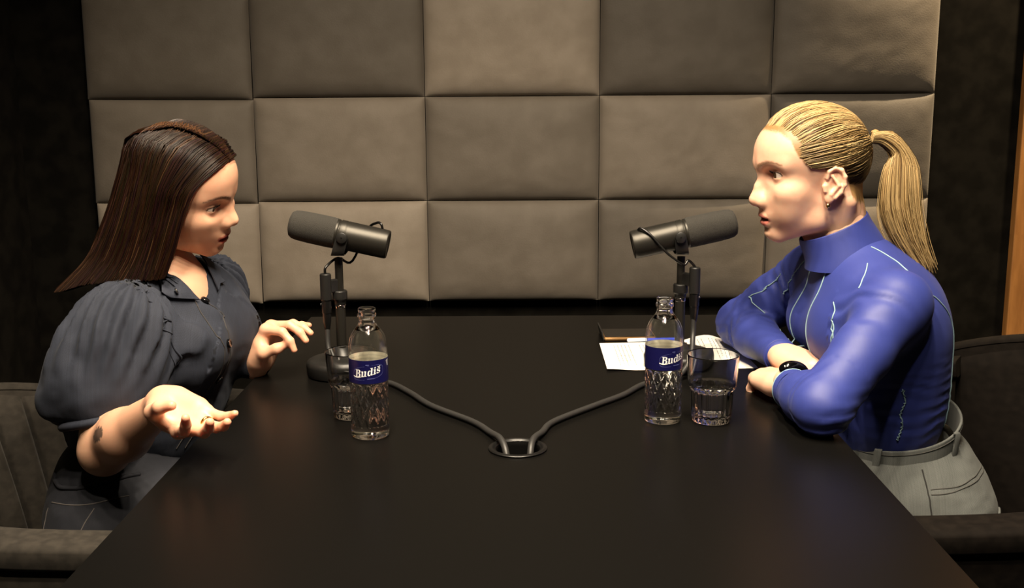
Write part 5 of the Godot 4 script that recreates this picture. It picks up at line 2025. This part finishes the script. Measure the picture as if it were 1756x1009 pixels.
	f.ell(Vector3(-0.602, 0.806, -1.506), Vector3(0.090, 0.080, 0.066), 0.035)
	f.ell(Vector3(-0.618, 0.766, -1.500), Vector3(0.078, 0.052, 0.060), 0.035)
	# far puff sleeve and its long cuff
	f.ell(Vector3(-0.535, 0.850, -1.825), Vector3(0.060, 0.075, 0.055), 0.03)
	f.cone(Vector3(-0.545, 0.80, -1.84), e2, 0.055, 0.046, 0.03)
	f.cone(e2, w2 + Vector3(-0.006, 0.002, -0.007), 0.040, 0.0295, 0.02)
	f.P = PackedVector3Array([Vector3(-0.572, 0.922, -1.550), Vector3(-0.600, 0.80, -1.490), Vector3(-0.54, 0.92, -1.79), Vector3(-0.53, 0.82, -1.84)])
	f.folds = 2
	f.fold_amp = 0.014
	M.denim = cloth(Color(0.168, 0.195, 0.258), 0.85, weave_tex(Color(0.46, 0.48, 0.53), Color(1, 1, 1), true, 7), 14.0, 0.2)
	var bl := obj("denim_blouse", null, M.denim, t)
	blouse_trim(bl, f, O, hx, neck)
	# the open neck
	f.ell(Vector3(-0.519, 0.936, -1.628), Vector3(0.030, 0.046, 0.026), 0.005, 1, Basis(Vector3.BACK, 0.35))
	bl.mesh = field_mesh(f, 0.0056, O)
	# ---- jeans
	var j := Field.new()
	j.ell(Vector3(-0.626, 0.605, -1.62), Vector3(0.104, 0.095, 0.150), 0.04)
	j.ell(Vector3(-0.648, 0.545, -1.62), Vector3(0.088, 0.085, 0.160), 0.05)
	for sz in [-1.0, 1.0]:
		var knee := hip + Vector3(0.40, -0.045, 0.10 * sz)
		j.cone(hip + Vector3(0.02, -0.01, 0.080 * sz), knee, 0.088, 0.062, 0.04)
		j.cone(knee, knee + Vector3(-0.02, -0.43, 0.0), 0.062, 0.068, 0.03)
	j.folds = 3
	j.fold_amp = 0.004
	M.jeans_dark = cloth(Color(0.125, 0.135, 0.175), 0.85, weave_tex(Color(0.55, 0.57, 0.60), Color(1, 1, 1), true, 8), 16.0, 0.1)
	var jm := obj("jeans", field_mesh(j, 0.009, O), M.jeans_dark, t)
	var thread := mat(Color(0.36, 0.34, 0.33), 0.8)
	for sp in GUEST_STITCHES:
		obj("stitching", seam(j, sp, 0.0008, O), thread, jm)
	obj("waistband_edge", seam(j, [Vector3(-0.73, 0.655, -1.52), Vector3(-0.68, 0.645, -1.475), Vector3(-0.62, 0.650, -1.465), Vector3(-0.56, 0.660, -1.50)], 0.0035, O), M.jeans_dark, jm)
	guest_hair(t, hx, O)

const GUEST_STITCHES := [
	[Vector3(-0.70, 0.625, -1.47), Vector3(-0.66, 0.620, -1.46), Vector3(-0.62, 0.622, -1.455), Vector3(-0.57, 0.630, -1.47)],
	[Vector3(-0.615, 0.615, -1.455), Vector3(-0.625, 0.595, -1.45), Vector3(-0.630, 0.575, -1.445), Vector3(-0.620, 0.562, -1.44), Vector3(-0.595, 0.560, -1.44)],
	[Vector3(-0.705, 0.61, -1.475), Vector3(-0.715, 0.58, -1.47), Vector3(-0.715, 0.545, -1.465), Vector3(-0.705, 0.50, -1.465)],
]

# fingertips and creases are a little rosier than the rest, nails a little paler
func tint_tips(f: Field, cols: PackedColorArray, joints: Array, skin: Color) -> void:
	for i in f.verts.size():
		var p := f.verts[i]
		for jn in joints:
			var tip: Vector3 = jn[jn.size() - 1]
			var d := p.distance_to(tip)
			if d < 0.016:
				cols[i] = cols[i].lerp(Color(skin.r * 1.03, skin.g * 0.78, skin.b * 0.72), 0.55 * (1.0 - smoothstep(0.006, 0.016, d)))

func blouse_trim(bl: Node3D, f: Field, O: Vector3, hx: Transform3D, neck: Vector3) -> void:
	# collar: a stand round the neck and two pointed flaps folded over it
	var stand := PackedVector3Array()
	var rows := [[0.0, 0.0], [0.012, 0.001], [0.024, 0.003], [0.0245, 0.001], [0.012, -0.0015], [0.0, -0.002]]
	var seg := 44
	var lean := Basis(Vector3.BACK, -0.30) * Basis(Vector3.UP, 0.17)
	for r in rows:
		for s in seg:
			var a := lerpf(1.1, TAU - 1.75, float(s) / (seg - 1))
			var rad: float = 0.060 + r[1] - 0.004 * cos(a)
			var q := Vector3(cos(a) * rad * 1.05, r[0] - 0.012 * cos(a), -sin(a) * rad)
			stand.append(neck + Vector3(0.010, -0.012, 0.0) + lean * q - O)
	obj("collar_stand", sheet(stand, rows.size(), seg, false, false), M.denim, bl)
	M.denim_pale = cloth(Color(0.30, 0.325, 0.37), 0.85, weave_tex(Color(0.6, 0.62, 0.66), Color(1, 1, 1), true, 17), 14.0, 0.2)
	# flap: quad patch with thickness, corners hung on the cloth
	var flaps := [
		[Vector3(-0.575, 0.940, -1.595), Vector3(-0.530, 0.925, -1.592), Vector3(-0.488, 0.893, -1.592), Vector3(-0.545, 0.900, -1.560)],
		[Vector3(-0.545, 0.945, -1.705), Vector3(-0.516, 0.925, -1.672), Vector3(-0.486, 0.890, -1.650), Vector3(-0.500, 0.905, -1.705)],
	]
	for fl in flaps:
		var up := PackedVector3Array()
		var dn := PackedVector3Array()
		var cc: Vector3 = (fl[0] + fl[1] + fl[2] + fl[3]) * 0.25
		var nrm := f.grad(f.snap(cc))
		for r in 9:
			for c in 9:
				var u := c / 8.0
				var v := r / 8.0
				var p: Vector3 = (fl[0] as Vector3).lerp(fl[1], u).lerp((fl[3] as Vector3).lerp(fl[2], u), v)
				var q := f.snap(p)
				var out := f.grad(q)
				var high := 0.0065 + 0.006 * (1.0 - v)
				up.append(q + out * high - O)
				dn.append(q + out * (high - 0.0024) - O)
		obj("collar_flap", join([sheet(up, 9, 9, false, false), sheet(dn, 9, 9, false, true), rim_strip(up, dn, 9, 9)]), M.denim, bl)
	# button band down the front
	var band := [Vector3(-0.500, 0.885, -1.605), Vector3(-0.478, 0.850, -1.600), Vector3(-0.470, 0.815, -1.600), Vector3(-0.472, 0.775, -1.605), Vector3(-0.495, 0.72, -1.60), Vector3(-0.525, 0.66, -1.58)]
	for off in [-0.011, 0.011]:
		var pts := []
		for p in band:
			pts.append(p + Vector3(0, 0, off))
		obj("stitching", seam(f, pts, 0.0009, O, 0.0, 0.0003), mat(Color(0.20, 0.185, 0.18), 0.8), bl)
	var shiny := mat(Color(0.045, 0.045, 0.05), 0.14)
	var bt := lathe(PackedVector2Array([Vector2(0.0005, 0.0030), Vector2(0.0034, 0.0028), Vector2(0.0052, 0.0034), Vector2(0.0060, 0.0022), Vector2(0.0055, 0.0), Vector2(0.0005, -0.001)]), 20)
	for p in [Vector3(-0.492, 0.872, -1.602), Vector3(-0.470, 0.822, -1.600), Vector3(-0.472, 0.765, -1.606), Vector3(-0.505, 0.70, -1.597)]:
		var q := f.snap(p, 0.001)
		var b := obj("button", bt, shiny, bl, q - O)
		b.basis = aim(f.grad(q)).scaled(Vector3.ONE * 1.2)
	# button on the collar flap
	var qf := f.snap(Vector3(-0.522, 0.905, -1.575), 0.0125)
	var cb := obj("button", bt, M.chrome, bl, qf - O)
	cb.basis = aim(f.grad(qf)).scaled(Vector3.ONE * 0.75)
	# seam over the near shoulder where the sleeve is gathered in
	obj("stitching", seam(f, [Vector3(-0.600, 0.925, -1.545), Vector3(-0.565, 0.915, -1.530), Vector3(-0.535, 0.885, -1.520), Vector3(-0.515, 0.850, -1.525), Vector3(-0.510, 0.81, -1.53)], 0.0017, O, 0.0, 0.0005), M.denim, bl)
	obj("stitching", seam(f, [Vector3(-0.606, 0.925, -1.540), Vector3(-0.569, 0.913, -1.524), Vector3(-0.539, 0.882, -1.513), Vector3(-0.519, 0.847, -1.517), Vector3(-0.513, 0.81, -1.522)], 0.0011, O, 0.0, 0.0005), M.denim, bl)
	# sleeve hem band above the elbow
	var hem := PackedVector3Array()
	for k in 37:
		var a := TAU * k / 36
		hem.append(Vector3(-0.606, 0.737, -1.487) + Vector3(cos(a) * 0.056, sin(a) * 0.010 + cos(a) * 0.010, sin(a) * 0.046) - O)
	obj("sleeve_hem", tube(hem, 0.0065, 10, false), M.denim, bl)
	# fine chain with a pendant at the open neck
	var gold := mat(Color(0.80, 0.74, 0.62), 0.25, 1.0)
	var ch := PackedVector3Array()
	for p in spline([Vector3(-0.556, 0.965, -1.605), Vector3(-0.530, 0.935, -1.612), Vector3(-0.505, 0.908, -1.634), Vector3(-0.512, 0.930, -1.665), Vector3(-0.528, 0.955, -1.690)], 30):
		ch.append(p - O)
	var necklace := Node3D.new()
	necklace.name = "necklace"
	bl.get_parent().add_child(necklace, true)
	obj("chain", tube(ch, 0.0007, 6), gold, necklace)
	var pend := lathe(PackedVector2Array([Vector2(0.0004, -0.005), Vector2(0.0035, -0.003), Vector2(0.0045, 0.0), Vector2(0.0035, 0.003), Vector2(0.0004, 0.005)]), 16)
	obj("pendant", pend, gold, necklace, Vector3(-0.503, 0.903, -1.634) - O)

func rim_strip(up: PackedVector3Array, dn: PackedVector3Array, rows: int, cols: int) -> ArrayMesh:
	var loop := PackedInt32Array()
	for c in cols:
		loop.append(c)
	for r in range(1, rows):
		loop.append(r * cols + cols - 1)
	for c in range(cols - 2, -1, -1):
		loop.append((rows - 1) * cols + c)
	for r in range(rows - 2, -1, -1):
		loop.append(r * cols)
	var p := PackedVector3Array()
	for i in loop:
		p.append(up[i])
	for i in loop:
		p.append(dn[i])
	return sheet(p, 2, loop.size(), false, true)

# guides of the long hair on the near side, from the parting down, front to back
const HAIR_GUIDES := [
	[Vector3(-0.443, 1.101, -1.632), Vector3(-0.461, 1.087, -1.600), Vector3(-0.480, 1.064, -1.580), Vector3(-0.490, 1.039, -1.572), Vector3(-0.500, 1.010, -1.570), Vector3(-0.512, 0.971, -1.568), Vector3(-0.529, 0.932, -1.565)],
	[Vector3(-0.460, 1.123, -1.636), Vector3(-0.488, 1.101, -1.600), Vector3(-0.511, 1.065, -1.578), Vector3(-0.522, 1.031, -1.572), Vector3(-0.533, 0.997, -1.570), Vector3(-0.545, 0.963, -1.568), Vector3(-0.556, 0.929, -1.560)],
	[Vector3(-0.484, 1.142, -1.640), Vector3(-0.521, 1.113, -1.597), Vector3(-0.540, 1.074, -1.575), Vector3(-0.552, 1.036, -1.568), Vector3(-0.564, 0.998, -1.565), Vector3(-0.577, 0.960, -1.560), Vector3(-0.595, 0.929, -1.550)],
	[Vector3(-0.511, 1.155, -1.645), Vector3(-0.549, 1.123, -1.600), Vector3(-0.568, 1.082, -1.582), Vector3(-0.582, 1.040, -1.575), Vector3(-0.597, 0.997, -1.570), Vector3(-0.615, 0.959, -1.565), Vector3(-0.640, 0.925, -1.550)],
	[Vector3(-0.532, 1.157, -1.655), Vector3(-0.580, 1.125, -1.645), Vector3(-0.605, 1.078, -1.635), Vector3(-0.624, 1.034, -1.630), Vector3(-0.643, 0.990, -1.625), Vector3(-0.662, 0.952, -1.615), Vector3(-0.703, 0.910, -1.600)],
]

func guest_hair(t: Node3D, hx: Transform3D, O: Vector3) -> void:
	var rng := RandomNumberGenerator.new()
	rng.seed = 515
	var guides := []
	for g in HAIR_GUIDES:
		guides.append(g.duplicate())
	# far side: the same guides reflected in the middle plane of the head
	var inv := hx.affine_inverse()
	for k in range(HAIR_GUIDES.size() - 1, -1, -1):
		var g2 := []
		for p in HAIR_GUIDES[k]:
			var q: Vector3 = inv * p
			q.z = -q.z - 0.004
			if k < 3 and q.y < 0.04:
				q.x -= (0.04 - q.y) * 0.45        # the far side is tucked back behind the neck
			g2.append(hx * q)
		guides.append(g2)
	# keep every guide outside the skull
	for g in guides:
		for i in g.size():
			var q: Vector3 = (inv * (g[i] as Vector3)) * 1000.0
			var e := ((q - Vector3(14, 46, 0)) / Vector3(84, 76, 70)).length()
			if e < 1.07:
				q = Vector3(14, 46, 0) + (q - Vector3(14, 46, 0)) * (1.07 / e)
				g[i] = hx * (q * 0.001)
	var s := Surf.new()
	var root := lin(0.33, 0.225, 0.15)
	var mid := lin(0.145, 0.078, 0.052)
	var dark := lin(0.058, 0.032, 0.024)
	var red := lin(0.23, 0.115, 0.07)
	# an under-layer that closes the volume
	var nu := 60
	var nv := 26
	var under := PackedVector3Array()
	for v in nv:
		for u in nu:
			var p := hair_at(guides, u / float(nu - 1) * (guides.size() - 1), v / float(nv - 1) * 0.985)
			var c := hx * mm(0, 30, 0)
			var flat := Vector3(p.x - c.x, 0, p.z - c.z)
			under.append(p - flat.normalized() * 0.006 - Vector3(0, 0.003, 0) - O)
	var hair_mean := dark.lerp(mid, 0.5)
	var um := sheet(under, nv, nu, false, false, flat_colors(under.size(), hair_mean))
	var ua := um.surface_get_arrays(0)
	s.v.append_array(ua[Mesh.ARRAY_VERTEX])
	s.n.append_array(ua[Mesh.ARRAY_NORMAL])
	s.c.append_array(flat_colors(under.size(), hair_mean))
	s.i.append_array(ua[Mesh.ARRAY_INDEX])
	for n in 3400:
		var u0 := rng.randf() * (guides.size() - 1)
		if n % 3 != 0:
			u0 = rng.randf() * 4.3          # denser on the side that faces the camera
		var du := rng.randf_range(-0.25, 0.25)
		var lift := rng.randf_range(-0.003, 0.004)
		var stop := 1.0 - pow(rng.randf(), 3.0) * 0.12
		var path := PackedVector3Array()
		var wv := rng.randf() * TAU
		for q in 18:
			var f := q / 17.0 * stop
			var p := hair_at(guides, clampf(u0 + du * f, 0.0, guides.size() - 1.0), f)
			var c := hx * mm(5, 20, 0)
			var out := (p - c)
			out.y *= 0.4
			p += out.normalized() * (lift * smoothstep(0.0, 0.15, f) + 0.0012 * sin(f * 7.0 + wv))
			path.append(p - O)
		var k := rng.randf()
		var col := dark.lerp(mid, k)
		if k > 0.97:
			col = mid.lerp(root, 0.6)
		if u0 > 3.0 and u0 < 6.0 and rng.randf() < 0.25:
			col = col.lerp(red, 0.35)
		s.strand(path, rng.randf_range(0.0008, 0.0015), col, 0.45)
	# short new growth along the parting
	for n in 260:
		var x := rng.randf_range(-40, 92)
		var q0 := skull_point((Vector3(x, 122.0 - pow(maxf(x, 0.0) / 15.0, 2.0), rng.randf_range(-6, 6)) - Vector3(14, 46, 0)).normalized(), 1.0)
		var side := 1.0 if rng.randf() < 0.6 else -1.0
		var q1 := q0 + Vector3(-2, 1.2, side * rng.randf_range(5, 11))
		var q2 := q1 + Vector3(-4, -4.0, side * rng.randf_range(8, 14))
		s.strand(spline([hx * (q0 * 0.001) - O, hx * (q1 * 0.001) - O, hx * (q2 * 0.001) - O], 6), 0.0008, root.lerp(mid, rng.randf() * 0.6), 0.5)
	var hm := hair_material()
	hm.roughness = 0.46
	hm.metallic_specular = 0.36
	obj("long_hair", skin_mesh(s), hm, t)

func hair_at(guides: Array, u: float, v: float) -> Vector3:
	var n := guides.size()
	var k := clampi(int(u), 0, n - 2)
	var f := u - k
	var cols := [guides[maxi(k - 1, 0)], guides[k], guides[k + 1], guides[mini(k + 2, n - 1)]]
	var q := []
	for c in cols:
		var m: int = c.size()
		var tt := v * (m - 1)
		var i := clampi(int(tt), 0, m - 2)
		var g := tt - i
		q.append(cr(c[maxi(i - 1, 0)], c[i], c[i + 1], c[mini(i + 2, m - 1)], g))
	return cr(q[0], q[1], q[2], q[3], f)

func cr(p0: Vector3, p1: Vector3, p2: Vector3, p3: Vector3, f: float) -> Vector3:
	return 0.5 * ((2.0 * p1) + (p2 - p0) * f + (2.0 * p0 - 5.0 * p1 + 4.0 * p2 - p3) * f * f + (3.0 * p1 - p0 - 3.0 * p2 + p3) * f * f * f)
